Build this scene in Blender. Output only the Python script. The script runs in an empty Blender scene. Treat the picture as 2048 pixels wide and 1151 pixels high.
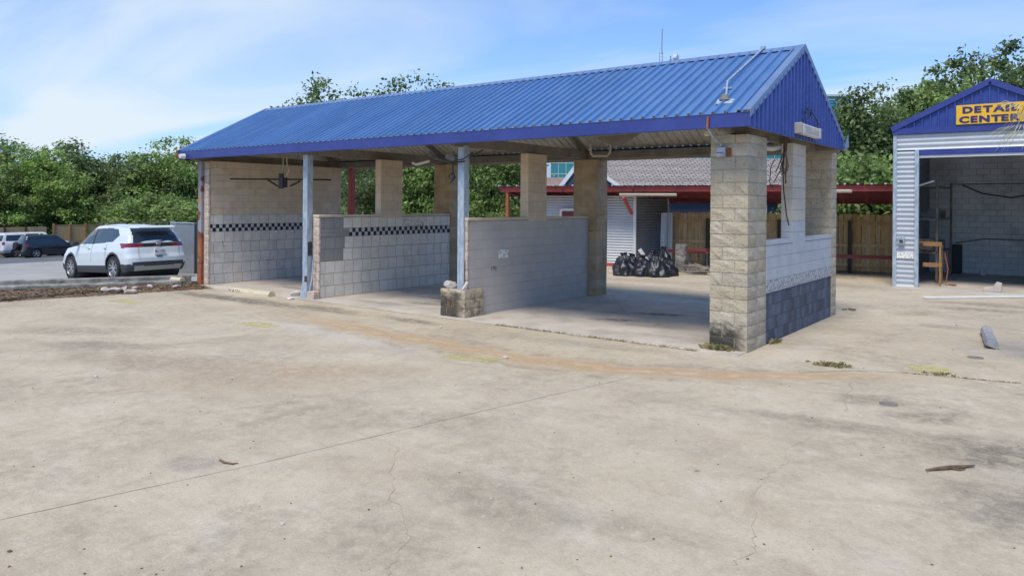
import bpy, bmesh, math, random
import numpy as np
from mathutils import Vector, Matrix, Euler
R = math.radians
random.seed(7); rng = np.random.default_rng(11)
scene = bpy.context.scene
col = scene.collection

# ------------------------------------------------------------------ camera
F = 1497.3; YAW = R(37.032)
CAM = Vector((4.056, -11.439, 2.269))
FW = Vector((-math.sin(YAW), math.cos(YAW), 0)); RT = Vector((math.cos(YAW), math.sin(YAW), 0))
cd = bpy.data.cameras.new('camera'); cam = bpy.data.objects.new('camera', cd); col.objects.link(cam)
cd.sensor_fit = 'HORIZONTAL'; cd.sensor_width = 36; cd.lens = 36 * F / 2048
cd.shift_y = -(575.5 - 409.06) / 2048
cd.clip_start = .05; cd.clip_end = 3000
cam.matrix_world = Matrix.Translation(CAM) @ (Matrix.Rotation(YAW, 4, 'Z') @ Matrix.Rotation(R(90), 4, 'X') @ Matrix.Rotation(R(.4), 4, 'Z'))
scene.camera = cam

# ------------------------------------------------------------------ sky, sun, exposure
SUN_EL, SUN_AZ = 60, 168     # azimuth: compass, +Y = 0, clockwise
w = bpy.data.worlds.new('World'); scene.world = w; w.use_nodes = True
nt = w.node_tree; N = nt.nodes; L = nt.links; N.clear()
sky = N.new('ShaderNodeTexSky'); sky.sky_type = 'NISHITA'; sky.sun_disc = False
sky.sun_elevation = R(SUN_EL); sky.sun_rotation = R(SUN_AZ); sky.air_density = 1.0; sky.dust_density = .6; sky.ozone_density = 2.5
bg = N.new('ShaderNodeBackground'); bg.inputs[1].default_value = .15
out = N.new('ShaderNodeOutputWorld')
tc = N.new('ShaderNodeTexCoord')
sep = N.new('ShaderNodeSeparateXYZ'); L.new(tc.outputs['Generated'], sep.inputs[0])
def M(op, a, b=None, clamp=False, c=None):
    m = N.new('ShaderNodeMath'); m.operation = op; m.use_clamp = clamp
    for i, x in enumerate((a, b, c)):
        if x is None: continue
        if isinstance(x, (int, float)): m.inputs[i].default_value = x
        else: L.new(x, m.inputs[i])
    return m.outputs[0]
zz = M('ADD', M('MAXIMUM', sep.outputs[2], 0.0), .12)
cx = M('DIVIDE', sep.outputs[0], zz); cy = M('DIVIDE', sep.outputs[1], zz)
cmb = N.new('ShaderNodeCombineXYZ'); L.new(cx, cmb.inputs[0]); L.new(cy, cmb.inputs[1])
mp = N.new('ShaderNodeMapping'); mp.inputs['Rotation'].default_value = (0, 0, R(-28)); mp.inputs['Scale'].default_value = (.34, 1.0, 1)
L.new(cmb.outputs[0], mp.inputs[0])
n1 = N.new('ShaderNodeTexNoise'); n1.inputs['Scale'].default_value = .85; n1.inputs['Detail'].default_value = 7; n1.inputs['Roughness'].default_value = .5; n1.inputs['Distortion'].default_value = .7
L.new(mp.outputs[0], n1.inputs[0])
cr = N.new('ShaderNodeValToRGB'); cr.color_ramp.elements[0].position = .42; cr.color_ramp.elements[1].position = .68
cr.color_ramp.elements[0].color = (0, 0, 0, 1); cr.color_ramp.elements[1].color = (1, 1, 1, 1)
L.new(n1.outputs[0], cr.inputs[0])
hz = M('POWER', M('SUBTRACT', 1.0, M('MAXIMUM', sep.outputs[2], 0.0), True), 7.0)
# thin cloud is thicker towards the west (left of the view)
west = M('ADD', M('MULTIPLY', sep.outputs[0], -.75), .38, True)
cm = M('ADD', M('MULTIPLY', M('MULTIPLY', cr.outputs[0], M('ADD', west, .14)), .88), M('ADD', M('MULTIPLY', hz, .50), M('MULTIPLY', west, .16)), True)
hs = N.new('ShaderNodeHueSaturation'); hs.inputs['Saturation'].default_value = 1.0; hs.inputs['Value'].default_value = 1.0
L.new(sky.outputs[0], hs.inputs['Color'])
sk2 = N.new('ShaderNodeMixRGB'); sk2.blend_type = 'MULTIPLY'; sk2.inputs[0].default_value = 1; sk2.inputs[2].default_value = (.35, .60, .90, 1)
L.new(hs.outputs[0], sk2.inputs[1])
mx = N.new('ShaderNodeMixRGB'); L.new(cm, mx.inputs[0]); L.new(sk2.outputs[0], mx.inputs[1]); mx.inputs[2].default_value = (3.45, 3.95, 4.4, 1)
L.new(mx.outputs[0], bg.inputs[0]); L.new(bg.outputs[0], out.inputs[0])
sd = bpy.data.lights.new('sun', 'SUN'); sd.energy = 2.2; sd.angle = R(22); sd.color = (1, .90, .77)
so = bpy.data.objects.new('sun', sd); col.objects.link(so)
az = R(SUN_AZ); sdir = Vector((math.sin(az) * math.cos(R(SUN_EL)), math.cos(az) * math.cos(R(SUN_EL)), math.sin(R(SUN_EL))))
so.rotation_euler = sdir.to_track_quat('Z', 'Y').to_euler(); so.location = (0, -20, 30)
scene.view_settings.view_transform = 'Standard'; scene.view_settings.look = 'None'
scene.view_settings.exposure = 0.57; scene.view_settings.gamma = 1; scene.view_settings.use_curve_mapping = False
scene.cycles.max_bounces = 8; scene.cycles.diffuse_bounces = 4; scene.cycles.transparent_max_bounces = 12

# ------------------------------------------------------------------ projection helpers (photo pixel + distance -> world)
def at(u, v, zc):
    vv = 409.06 + .007 * (u - 1024); p = CAM + FW * zc + RT * ((u - 1024) / F * zc)
    return Vector((p.x, p.y, CAM.z - (v - vv) * zc / F))
def gp(u, v, Z=0):
    vv = 409.06 + .007 * (u - 1024); return at(u, v, F * (CAM.z - Z) / (v - vv))
def onx(u, v, X):
    r = FW + RT * ((u - 1024) / F); return at(u, v, (X - CAM.x) / r.x)
def ony(u, v, Y):
    r = FW + RT * ((u - 1024) / F); return at(u, v, (Y - CAM.y) / r.y)
def lotz(X): return -.047 * (-16.4 - X) if X > -75 else -.047 * 58.6

# ------------------------------------------------------------------ object helpers
def tag(o, label=None, cat=None, group=None, kind=None):
    if label: o['label'] = label
    if cat: o['category'] = cat
    if group: o['group'] = group
    if kind: o['kind'] = kind
    return o
def empty(name, loc, rz=0):
    o = bpy.data.objects.new(name, None); o.location = loc; o.rotation_euler = (0, 0, rz); o.empty_display_size = .2
    col.objects.link(o); return o
def thing(name, label, cat, loc, rz=0, group=None): return tag(empty(name, loc, rz), label, cat, group)
def setpar(o, parent, world=True):
    if parent is not None:
        o.parent = parent
        if world:
            m = Matrix.Identity(4); chain = []; q = parent
            while q is not None: chain.append(q); q = q.parent
            for q in reversed(chain): m = m @ q.matrix_parent_inverse @ q.matrix_basis
            o.matrix_parent_inverse = m.inverted()
def link(name, me, parent=None, world=True, loc=None, rot=None, mat=None):
    o = bpy.data.objects.new(name, me); col.objects.link(o)
    if loc is not None: o.location = loc
    if rot is not None: o.rotation_euler = rot
    setpar(o, parent, world); return o
class B:
    def __init__(s): s.v = []; s.f = []; s.mi = []
    def add(s, vs, fs, mi=0):
        k = len(s.v); s.v += [tuple(x) for x in vs]; s.f += [tuple(i + k for i in f) for f in fs]; s.mi += [mi] * len(fs); return s
    def box(s, x0, x1, y0, y1, z0, z1, mi=0):
        return s.add([(x0,y0,z0),(x1,y0,z0),(x1,y1,z0),(x0,y1,z0),(x0,y0,z1),(x1,y0,z1),(x1,y1,z1),(x0,y1,z1)],
                     [(0,3,2,1),(4,5,6,7),(0,1,5,4),(1,2,6,5),(2,3,7,6),(3,0,4,7)], mi)
    def obox(s, c, size, rot=(0,0,0), mi=0):
        m = Euler(rot).to_matrix(); hx, hy, hz = [q / 2 for q in size]; c = Vector(c)
        vs = [c + m @ Vector(p) for p in [(-hx,-hy,-hz),(hx,-hy,-hz),(hx,hy,-hz),(-hx,hy,-hz),(-hx,-hy,hz),(hx,-hy,hz),(hx,hy,hz),(-hx,hy,hz)]]
        return s.add(vs, [(0,3,2,1),(4,5,6,7),(0,1,5,4),(1,2,6,5),(2,3,7,6),(3,0,4,7)], mi)
    def beam(s, a, b, wd, ht, mi=0, up=(0,0,1)):   # box from a to b
        a = Vector(a); b = Vector(b); d = (b - a).normalized(); u = Vector(up); sd_ = d.cross(u).normalized(); u = sd_.cross(d).normalized()
        vs = [p + sd_ * (i * wd / 2) + u * (j * ht / 2) for p in (a, b) for i, j in ((-1,-1),(1,-1),(1,1),(-1,1))]
        return s.add(vs, [(0,1,2,3),(7,6,5,4),(0,4,5,1),(1,5,6,2),(2,6,7,3),(3,7,4,0)], mi)
    def tube(s, pts, r, n=8, mi=0, cap=True):
        pts = [Vector(p) for p in pts]; rr = r if isinstance(r, (list, tuple)) else [r] * len(pts); vs = []; fs = []
        for i, p in enumerate(pts):
            d = (pts[min(i + 1, len(pts) - 1)] - pts[max(i - 1, 0)]).normalized()
            a = d.orthogonal().normalized() if i == 0 else (pa - d * pa.dot(d)).normalized()
            pa = a; b = d.cross(a)
            for k in range(n):
                t = 2 * math.pi * k / n; vs.append(p + (a * math.cos(t) + b * math.sin(t)) * rr[i])
        for i in range(len(pts) - 1):
            for k in range(n): fs.append((i*n+k, i*n+(k+1)%n, (i+1)*n+(k+1)%n, (i+1)*n+k))
        if cap: fs.append(tuple(range(n))[::-1]); fs.append(tuple(range((len(pts)-1)*n, len(pts)*n)))
        return s.add(vs, fs, mi)
    def lathe(s, prof, n=24, axis='Z', c=(0,0,0), mi=0):   # prof: (r, h)
        vs = []; fs = []; m = len(prof)
        for k in range(n):
            t = 2 * math.pi * k / n
            for r, h in prof:
                p = (r * math.cos(t), r * math.sin(t), h)
                if axis == 'Y': p = (p[0], h, p[1])
                if axis == 'X': p = (h, p[0], p[1])
                vs.append((p[0]+c[0], p[1]+c[1], p[2]+c[2]))
        for k in range(n):
            for j in range(m - 1): fs.append((k*m+j, ((k+1)%n)*m+j, ((k+1)%n)*m+j+1, k*m+j+1))
        return s.add(vs, fs, mi)
    def prism(s, poly, a, b, axis='Y', mi=0):      # poly in the plane normal to axis
        n = len(poly); vs = []
        for h in (a, b):
            for p, q in poly: vs.append((p, h, q) if axis == 'Y' else (h, p, q) if axis == 'X' else (p, q, h))
        fs = [tuple(range(n)), tuple(range(2*n-1, n-1, -1))] + [(i, i+n, (i+1)%n+n, (i+1)%n) for i in range(n)]
        return s.add(vs, fs, mi)
    def mesh(s, name, mats, bevel=0, smooth=False, segs=1):
        me = bpy.data.meshes.new(name); me.from_pydata([tuple(v) for v in s.v], [], s.f)
        for m in (mats if isinstance(mats, (list, tuple)) else [mats]): me.materials.append(m)
        me.polygons.foreach_set('material_index', s.mi)
        bm = bmesh.new(); bm.from_mesh(me); bmesh.ops.recalc_face_normals(bm, faces=bm.faces)
        if bevel: bmesh.ops.bevel(bm, geom=bm.edges[:], offset=bevel, segments=segs, affect='EDGES', profile=.5, clamp_overlap=True)
        if smooth:
            for f in bm.faces: f.smooth = True
        bm.to_mesh(me); bm.free()
        if smooth:
            try: me.set_sharp_from_angle(angle=R(38))
            except Exception: pass
        return me
    def build(s, name, mats, parent=None, world=True, bevel=0, smooth=False, segs=1):
        return link(name, s.mesh(name, mats, bevel, smooth, segs), parent, world)
def copy_tree(o, parent=None):
    c = o.copy(); col.objects.link(c)
    if parent is not None: c.parent = parent
    for ch in list(o.children): copy_tree(ch, c)
    return c

# ------------------------------------------------------------------ materials
MT = {}
def mat(name, base, rough=.8, metal=0.0, c2=None, scale=3.0, amt=1.0, lo=.35, hi=.65, bump=0.0, bscale=60, var=0.0, stain=None, sstr=.7, sscale=1.2, slo=.5, shi=.7, coat=0, spec=.5, stretch=None, hvar=0.0, detail=6, extra=None):
    m = bpy.data.materials.new(name); m.use_nodes = True; MT[name] = m
    t = m.node_tree; n = t.nodes; l = t.links; bs = n['Principled BSDF']
    bs.inputs['Roughness'].default_value = rough; bs.inputs['Metallic'].default_value = metal; bs.inputs['Specular IOR Level'].default_value = spec
    if coat: bs.inputs['Coat Weight'].default_value = coat; bs.inputs['Coat Roughness'].default_value = .05
    g = n.new('ShaderNodeNewGeometry'); P = g.outputs['Position']
    if stretch:
        mpn = n.new('ShaderNodeMapping'); mpn.inputs['Scale'].default_value = stretch; l.new(P, mpn.inputs[0]); P = mpn.outputs[0]
    def noise(sc, dt=detail, rg=.6):
        q = n.new('ShaderNodeTexNoise'); q.inputs['Scale'].default_value = sc; q.inputs['Detail'].default_value = dt; q.inputs['Roughness'].default_value = rg; l.new(P, q.inputs[0]); return q.outputs[0]
    def ramp(x, a, b):
        q = n.new('ShaderNodeMapRange'); q.inputs[1].default_value = a; q.inputs[2].default_value = b; l.new(x, q.inputs[0]); return q.outputs[0]
    def mix(f, a, b, mode='MIX'):
        q = n.new('ShaderNodeMixRGB'); q.blend_type = mode
        for i, x in enumerate((f, a, b)):
            if isinstance(x, (int, float)): q.inputs[i].default_value = x
            elif isinstance(x, tuple): q.inputs[i].default_value = (*x, 1)
            else: l.new(x, q.inputs[i])
        return q.outputs[0]
    def mul(a, b):
        q = n.new('ShaderNodeMath'); q.operation = 'MULTIPLY'
        for i, x in enumerate((a, b)):
            if isinstance(x, (int, float)): q.inputs[i].default_value = x
            else: l.new(x, q.inputs[i])
        return q.outputs[0]
    c = base
    if c2 is not None: c = mix(mul(ramp(noise(scale), lo, hi), amt), base, c2)
    if var or hvar:
        oi = n.new('ShaderNodeObjectInfo'); hsv = n.new('ShaderNodeHueSaturation')
        q = n.new('ShaderNodeMapRange'); q.inputs[3].default_value = 1 - var; q.inputs[4].default_value = 1 + var; l.new(oi.outputs['Random'], q.inputs[0]); l.new(q.outputs[0], hsv.inputs['Value'])
        if hvar:
            q2 = n.new('ShaderNodeMath'); q2.operation = 'MULTIPLY'; q2.inputs[1].default_value = 7.31; l.new(oi.outputs['Random'], q2.inputs[0])
            q4 = n.new('ShaderNodeMath'); q4.operation = 'FRACT'; l.new(q2.outputs[0], q4.inputs[0])
            q3 = n.new('ShaderNodeMapRange'); q3.inputs[3].default_value = 1 - hvar; q3.inputs[4].default_value = 1 + hvar; l.new(q4.outputs[0], q3.inputs[0]); l.new(q3.outputs[0], hsv.inputs['Saturation'])
        if isinstance(c, tuple): hsv.inputs['Color'].default_value = (*c, 1)
        else: l.new(c, hsv.inputs['Color'])
        c = hsv.outputs[0]
    if stain is not None: c = mix(mul(ramp(noise(sscale, 8, .65), slo, shi), sstr), c, stain)
    if extra: c = extra(n, l, c, g, mix, mul, ramp, noise)
    if isinstance(c, tuple): bs.inputs['Base Color'].default_value = (*c, 1)
    else: l.new(c, bs.inputs['Base Color'])
    if bump:
        b = n.new('ShaderNodeBump'); b.inputs['Strength'].default_value = bump; b.inputs['Distance'].default_value = .02; l.new(noise(bscale, 8), b.inputs['Height']); l.new(b.outputs[0], bs.inputs['Normal'])
    return m

# spots of wear that have a place of their own: (x, y, rx, ry, rot deg)
def blot(n, l, g, x, y, rx, ry, rot, soft=.6, dist=.35, nsc=2.2):
    nz = n.new('ShaderNodeTexNoise'); nz.inputs['Scale'].default_value = nsc; nz.inputs['Detail'].default_value = 6; l.new(g.outputs['Position'], nz.inputs[0])
    sb = n.new('ShaderNodeVectorMath'); sb.operation = 'SUBTRACT'; l.new(nz.outputs['Color'], sb.inputs[0]); sb.inputs[1].default_value = (.5, .5, .5)
    sc = n.new('ShaderNodeVectorMath'); sc.operation = 'MULTIPLY_ADD'; l.new(sb.outputs[0], sc.inputs[0]); sc.inputs[1].default_value = (dist * 2 * min(rx, ry) + .1,) * 3; l.new(g.outputs['Position'], sc.inputs[2])
    mpn = n.new('ShaderNodeMapping'); mpn.vector_type = 'TEXTURE'
    mpn.inputs['Location'].default_value = (x, y, 0); mpn.inputs['Rotation'].default_value = (0, 0, R(rot)); mpn.inputs['Scale'].default_value = (rx, ry, 1e3)
    l.new(sc.outputs[0], mpn.inputs[0])
    ln = n.new('ShaderNodeVectorMath'); ln.operation = 'LENGTH'; l.new(mpn.outputs[0], ln.inputs[0])
    q = n.new('ShaderNodeMapRange'); q.inputs[1].default_value = 1.15; q.inputs[2].default_value = 1 - soft; l.new(ln.outputs['Value'], q.inputs[0]); q.interpolation_type = 'SMOOTHSTEP'
    fz = n.new('ShaderNodeTexNoise'); fz.inputs['Scale'].default_value = 6.5; fz.inputs['Detail'].default_value = 9; fz.inputs['Roughness'].default_value = .75; fz.inputs['Distortion'].default_value = .6; l.new(g.outputs['Position'], fz.inputs[0])
    fr_ = n.new('ShaderNodeMapRange'); fr_.inputs[1].default_value = .38; fr_.inputs[2].default_value = .58; fr_.inputs[3].default_value = .25; l.new(fz.outputs[0], fr_.inputs[0])
    mm_ = n.new('ShaderNodeMath'); mm_.operation = 'MULTIPLY'; l.new(q.outputs[0], mm_.inputs[0]); l.new(fr_.outputs[0], mm_.inputs[1])
    return mm_.outputs[0]

def ground_extra(n, l, c, g, mix, mul, ramp, noise):
    def nz(sc, dt, rg, lo, hi, st=(1, 1, 1), rz=0, loc=(0, 0, 0), dis=0.0):
        m = n.new('ShaderNodeMapping'); m.inputs['Scale'].default_value = st; m.inputs['Rotation'].default_value = (0, 0, R(rz)); m.inputs['Location'].default_value = loc; l.new(g.outputs['Position'], m.inputs[0])
        q = n.new('ShaderNodeTexNoise'); q.inputs['Scale'].default_value = sc; q.inputs['Detail'].default_value = dt; q.inputs['Roughness'].default_value = rg; q.inputs['Distortion'].default_value = dis; l.new(m.outputs[0], q.inputs[0]); return ramp(q.outputs[0], lo, hi)
    # broad tan and grey drifts
    c = mix(mul(nz(.32, 5, .6, .42, .66, (1, 1.5, 1), 20, (4, 2, 0)), .7), c, (.475, .39, .265))
    c = mix(mul(nz(.55, 7, .68, .48, .72, (1, 1.3, 1), -10, (31, 7, 0), .6), .55), c, (.33, .275, .195))
    c = mix(mul(nz(1.1, 8, .7, .53, .72, (1.3, 1, 1), 40, (11, 3, 0), .9), .5), c, (.33, .26, .17))
    c = mix(mul(nz(.8, 6, .62, .52, .75, (1, 1.6, 1), 15, (3, 17, 0), .5), .55), c, (.64, .575, .45))
    c = mix(mul(nz(3.4, 8, .72, .5, .68, (1, 1, 1), 0, (7, 7, 0), .8), .36), c, (.33, .27, .185))
    dirt = mul(nz(5.0, 8, .75, .42, .6), nz(.45, 5, .6, .46, .62, loc=(9, 5, 0)))
    c = mix(mul(dirt, .4), c, (.20, .165, .12))
    for (x, y, rx, ry, rt, s, cc) in [
        (2.16,-1.84,.55,.35,20,.55,(.15,.125,.09)), (2.75,-2.25,.75,.4,30,.6,(.15,.125,.09)), (3.7,-3.2,1.0,.75,10,.75,(.14,.12,.085)), (3.9,-4.6,.9,.9,0,.6,(.15,.125,.09)),
        (2.2,-3.15,.9,.28,15,.45,(.17,.145,.105)), (1.4,-3.2,.8,.22,15,.42,(.19,.16,.12)), (.45,-6.95,1.0,.45,-10,.45,(.20,.17,.125)), (1.67,-6.7,.9,.3,15,.35,(.18,.155,.115)), (.4,-8.0,.7,.5,0,.4,(.19,.16,.12)),
        (-10.1,-5.6,1.7,.5,35,.5,(.19,.16,.12)), (-8.3,-5.9,1.3,.4,30,.5,(.17,.145,.11)), (-11.3,-1.25,2.6,.45,2,.78,(.085,.075,.06)), (-13.2,-1.3,1.6,.4,2,.6,(.10,.09,.075)), (-8.7,-1.0,1.4,.35,-4,.62,(.11,.09,.07)),
        (-6.3,-.95,1.0,.25,-4,.65,(.12,.10,.085)), (-2.1,-7.9,.35,.25,30,.5,(.24,.21,.18)), (-4.6,-5.7,1.9,1.0,35,.5,(.36,.25,.15)), (-6.6,-6.0,1.6,.7,35,.55,(.30,.22,.14)), (-3.9,-4.6,1.4,.55,30,.45,(.40,.27,.15)),
        (2.34,8.2,1.2,.5,10,.65,(.16,.13,.085)), (2.3,9.3,1.7,.5,5,.55,(.13,.115,.09)), (1.3,6.6,.45,.7,-30,.6,(.26,.19,.10)), (2.1,4.9,.8,.35,20,.35,(.19,.16,.12)), (-2.6,15.4,3.4,2.0,12,.75,(.10,.092,.08)), (-3,11.5,4.0,.8,5,.4,(.24,.19,.13)),
        (-6.6,9.0,3.2,.7,10,.35,(.26,.18,.11)), (-2.3,-.95,2.2,.3,8,.35,(.20,.18,.155)), (.6,1.0,.3,2.2,0,.25,(.62,.58,.50)), (-.4,-.55,1.0,.2,0,.35,(.60,.55,.48)), (-7.5,-2.9,2.0,.35,2,.4,(.60,.58,.56)), (-5.2,-3.1,1.5,.4,0,.35,(.60,.56,.52))]:
        c = mix(mul(blot(n, l, g, x, y, rx, ry, rt, .75, .55, 1.8 if rx > .6 else 3), min(.95, s*1.15)), c, cc)
    # washed-out sand that has run along the front of the bays
    sx = n.new('ShaderNodeSeparateXYZ'); l.new(g.outputs['Position'], sx.inputs[0])
    fc = n.new('ShaderNodeFloatCurve'); cv = fc.mapping.curves[0]
    pts = [(-9, -1.85), (-6.55, -2.22), (-5.74, -2.3), (-4, -2.42), (-2.05, -2.43), (-.9, -2.27), (0, -1.85), (.57, -1.54), (1.08, -1.1), (2.2, -.35)]
    tx = lambda x: (x + 10) / 14; ty = lambda y: (y + 4) / 4
    cv.points[0].location = (tx(pts[0][0]), ty(pts[0][1])); cv.points[1].location = (tx(pts[-1][0]), ty(pts[-1][1]))
    for p in pts[1:-1]: cv.points.new(tx(p[0]), ty(p[1]))
    fc.mapping.update()
    def mth(op, a, b=None, c_=None, cl=False):
        q = n.new('ShaderNodeMath'); q.operation = op; q.use_clamp = cl
        for i, x in enumerate((a, b, c_)):
            if x is None: continue
            if isinstance(x, (int, float)): q.inputs[i].default_value = x
            else: l.new(x, q.inputs[i])
        return q.outputs[0]
    l.new(mth('MULTIPLY_ADD', sx.outputs[0], 1/14, 10/14), fc.inputs['Value'])
    yc = mth('MULTIPLY_ADD', fc.outputs[0], 4.0, -4.0)
    wob = mth('MULTIPLY_ADD', noise(1.1, 5), .9, -.45)
    d = mth('ABSOLUTE', mth('ADD', mth('SUBTRACT', sx.outputs[1], yc), wob))
    inx = mul(ramp(sx.outputs[0], -8.8, -6.6), ramp(sx.outputs[0], 2.6, 1.2))
    band = mul(ramp(d, .42, .12), inx)
    c = mix(mul(band, .9), c, (.47, .32, .17))
    edge = mul(mul(ramp(d, .60, .45), ramp(d, .30, .42)), mul(inx, ramp(noise(2.2, 5), .45, .6)))
    c = mix(mul(edge, .55), c, (.28, .20, .12))
    core = mul(ramp(d, .14, .05), inx)
    c = mix(mul(mul(core, ramp(noise(3.0, 5), .45, .6)), .6), c, (.60, .47, .31))
    # aggregate speckle
    c = mix(mul(nz(16, 8, .8, .50, .66, (1, 1, 1), 0, (2, 3, 0), .3), .34), c, (.27, .24, .195))
    c = mix(mul(nz(9, 8, .8, .52, .7, (1, 1, 1), 0, (12, 3, 0), .3), .34), c, (.74, .67, .55))
    for vs_, th, cc, am in ((1.5, .045, (.10, .08, .06), .55), (3.1, .05, (.12, .10, .075), .4), (2.3, .03, (.75, .72, .66), .6)):
        vo = n.new('ShaderNodeTexVoronoi'); vo.inputs['Scale'].default_value = vs_
        mo = n.new('ShaderNodeVectorMath'); mo.operation = 'ADD'; l.new(g.outputs['Position'], mo.inputs[0]); mo.inputs[1].default_value = (vs_*3, vs_, 0); l.new(mo.outputs[0], vo.inputs['Vector'])
        c = mix(mul(mul(ramp(vo.outputs['Distance'], th, th*.6), ramp(noise(.5, 3), .52, .56)), am), c, cc)
    sp = n.new('ShaderNodeTexNoise'); sp.inputs['Scale'].default_value = 55; sp.inputs['Detail'].default_value = 3; l.new(g.outputs['Position'], sp.inputs[0])
    c = mix(mul(ramp(sp.outputs[0], .56, .70), .28), c, (.24, .22, .18))
    c = mix(mul(ramp(sp.outputs[0], .42, .30), .30), c, (.66, .62, .55))
    return c
ground_m = mat('concrete_pavement', (.575, .49, .345), .9, bump=.35, bscale=45, extra=ground_extra, spec=.3)

def slab_extra(n, l, c, g, mix, mul, ramp, noise):
    for (x, y, rx, ry, rt, s, cc) in [(-3.15,1.6,.65,.25,20,.85,(.055,.05,.045)), (-2.8,2.85,.55,.22,15,.85,(.05,.045,.04)), (-2.3,1.4,.9,.3,10,.5,(.20,.17,.125)), (-3.4,2.6,1.0,.35,15,.45,(.15,.14,.13)), (-8.0,1.9,1.0,.22,10,.7,(.08,.07,.065)), (-7.7,.9,.7,.25,5,.6,(.09,.08,.07)), (-8.6,.4,1.4,.25,5,.45,(.16,.15,.14)), (-12.2,1.0,1.2,.2,0,.6,(.08,.07,.065)), (-12.6,2.3,1.2,.5,10,.5,(.16,.15,.13)), (-11.2,.2,.5,.15,0,.5,(.1,.09,.08)),
                                     (-7.2,2.7,.5,.15,10,.8,(.03,.03,.03)), (-1.2,.5,.9,.25,0,.4,(.2,.19,.17))]:
        c = mix(mul(blot(n, l, g, x, y, rx, ry, rt, .7, .45, 3), s), c, cc)
    return c
slab_m = mat('bay_floor_concrete', (.60, .54, .45), .85, c2=(.47, .42, .35), scale=1.1, bump=.2, bscale=50, stain=(.22, .21, .19), sstr=.5, sscale=.9, slo=.5, shi=.68, extra=slab_extra, spec=.3)

def mould(xc, yc, top, s=.95, r=2.5):
    def ex(n, l, c, g, mix, mul, ramp, noise):
        sx = n.new('ShaderNodeSeparateXYZ'); l.new(g.outputs['Position'], sx.inputs[0])
        q = n.new('ShaderNodeTexNoise'); q.inputs['Scale'].default_value = 6.0; q.inputs['Detail'].default_value = 8; q.inputs['Roughness'].default_value = .75; l.new(g.outputs['Position'], q.inputs[0])
        a = n.new('ShaderNodeMath'); a.operation = 'MULTIPLY_ADD'; l.new(q.outputs[0], a.inputs[0]); a.inputs[1].default_value = -.75; l.new(sx.outputs[2], a.inputs[2])
        f = ramp(a.outputs[0], top - .33, top - .52)
        # strongest on the weather side of the piers (-X, front)
        h = ramp(sx.outputs[0], xc + .12, xc - .12)
        return mix(mul(mul(f, h), s), c, (.055, .052, .042))
    return ex
def pit(n, l, c, g, mix, mul, ramp, noise):
    q = n.new('ShaderNodeTexNoise'); q.inputs['Scale'].default_value = 26; q.inputs['Detail'].default_value = 5; l.new(g.outputs['Position'], q.inputs[0])
    return mix(mul(ramp(q.outputs[0], .56, .7), .45), c, (.17, .145, .11))
def both(*fs):
    def ex(n, l, c, g, mix, mul, ramp, noise):
        for f in fs: c = f(n, l, c, g, mix, mul, ramp, noise)
        return c
    return ex
split_m = mat('split_face_limestone', (.53, .46, .345), .92, c2=(.44, .375, .27), scale=4, bump=1.0, bscale=22, var=.09, hvar=.12, stain=(.28, .22, .15), sstr=.35, sscale=2.2, slo=.56, shi=.75, extra=both(pit, mould(-.10, 0, .42)), spec=.2)
pier_m = mat('mouldy_split_face_block', (.52, .44, .31), .92, c2=(.44, .36, .24), scale=5, bump=1.0, bscale=24, var=.1, hvar=.15, stain=(.10, .095, .075), sstr=.65, sscale=5, slo=.5, shi=.62, extra=both(pit, mould(-5.72, 0, .52, .9)), spec=.2)
rear_m = mat('brown_stained_block', (.52, .40, .26), .92, c2=(.42, .31, .20), scale=3, bump=.8, bscale=24, var=.1, hvar=.12, stain=(.28, .19, .12), sstr=.5, sscale=1.5, spec=.2)
rear4_m = mat('rear_split_face_block', (.55, .47, .34), .92, c2=(.46, .38, .265), scale=4, bump=1.0, bscale=24, var=.08, hvar=.1, stain=(.25, .20, .14), sstr=.35, sscale=2.5, extra=pit, spec=.2)
tan_m = mat('tan_concrete_block', (.70, .575, .44), .88, c2=(.62, .50, .37), scale=3, bump=.25, bscale=60, var=.05, hvar=.08, stain=(.27, .20, .13), sstr=.35, sscale=1.3, slo=.55, shi=.75, spec=.25)
pale_m = mat('pale_concrete_block', (.60, .545, .455), .85, c2=(.54, .48, .39), scale=3, bump=.25, bscale=60, var=.03, spec=.25)
rubble_m = mat('whitewashed_wall_end', (.62, .53, .44), .9, c2=(.48, .36, .27), scale=9, bump=1.0, bscale=20, var=.06, stain=(.33, .16, .12), sstr=.5, sscale=7, slo=.6, shi=.68)
mortar_m = mat('mortar', (.42, .37, .29), .95, c2=(.34, .30, .23), scale=8, bump=.4)
grout_m = mat('dark_grout', (.13, .12, .11), .95)
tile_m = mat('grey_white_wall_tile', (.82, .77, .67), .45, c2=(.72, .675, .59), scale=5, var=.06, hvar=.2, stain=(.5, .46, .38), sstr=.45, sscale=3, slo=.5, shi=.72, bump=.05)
tilegrey_m = mat('shaded_grey_wall_tile', (.76, .715, .64), .5, c2=(.63, .59, .53), scale=4, var=.07, hvar=.2, stain=(.42, .41, .385), sstr=.4, sscale=3, slo=.5, shi=.72, bump=.05)  # slightly darker, greyer tile for the left end wall
tilepaint_m = mat('grey_painted_tile', (.30, .295, .29), .6, c2=(.27, .265, .26), scale=3, var=.03, stain=(.33, .34, .35), sstr=.3, sscale=6, slo=.6, shi=.7)
tilew_m = mat('white_mosaic_tile', (.62, .62, .60), .4, c2=(.52, .52, .5), scale=9)
tileb_m = mat('black_mosaic_tile', (.018, .02, .03), .3, c2=(.03, .035, .05), scale=9)
gpaint_m = mat('grey_painted_block', (.53, .495, .455), .62, c2=(.49, .455, .42), scale=1.5, bump=.12, bscale=80, var=.025, stain=(.43, .385, .34), sstr=.5, sscale=1.6, slo=.5, shi=.7)
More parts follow.
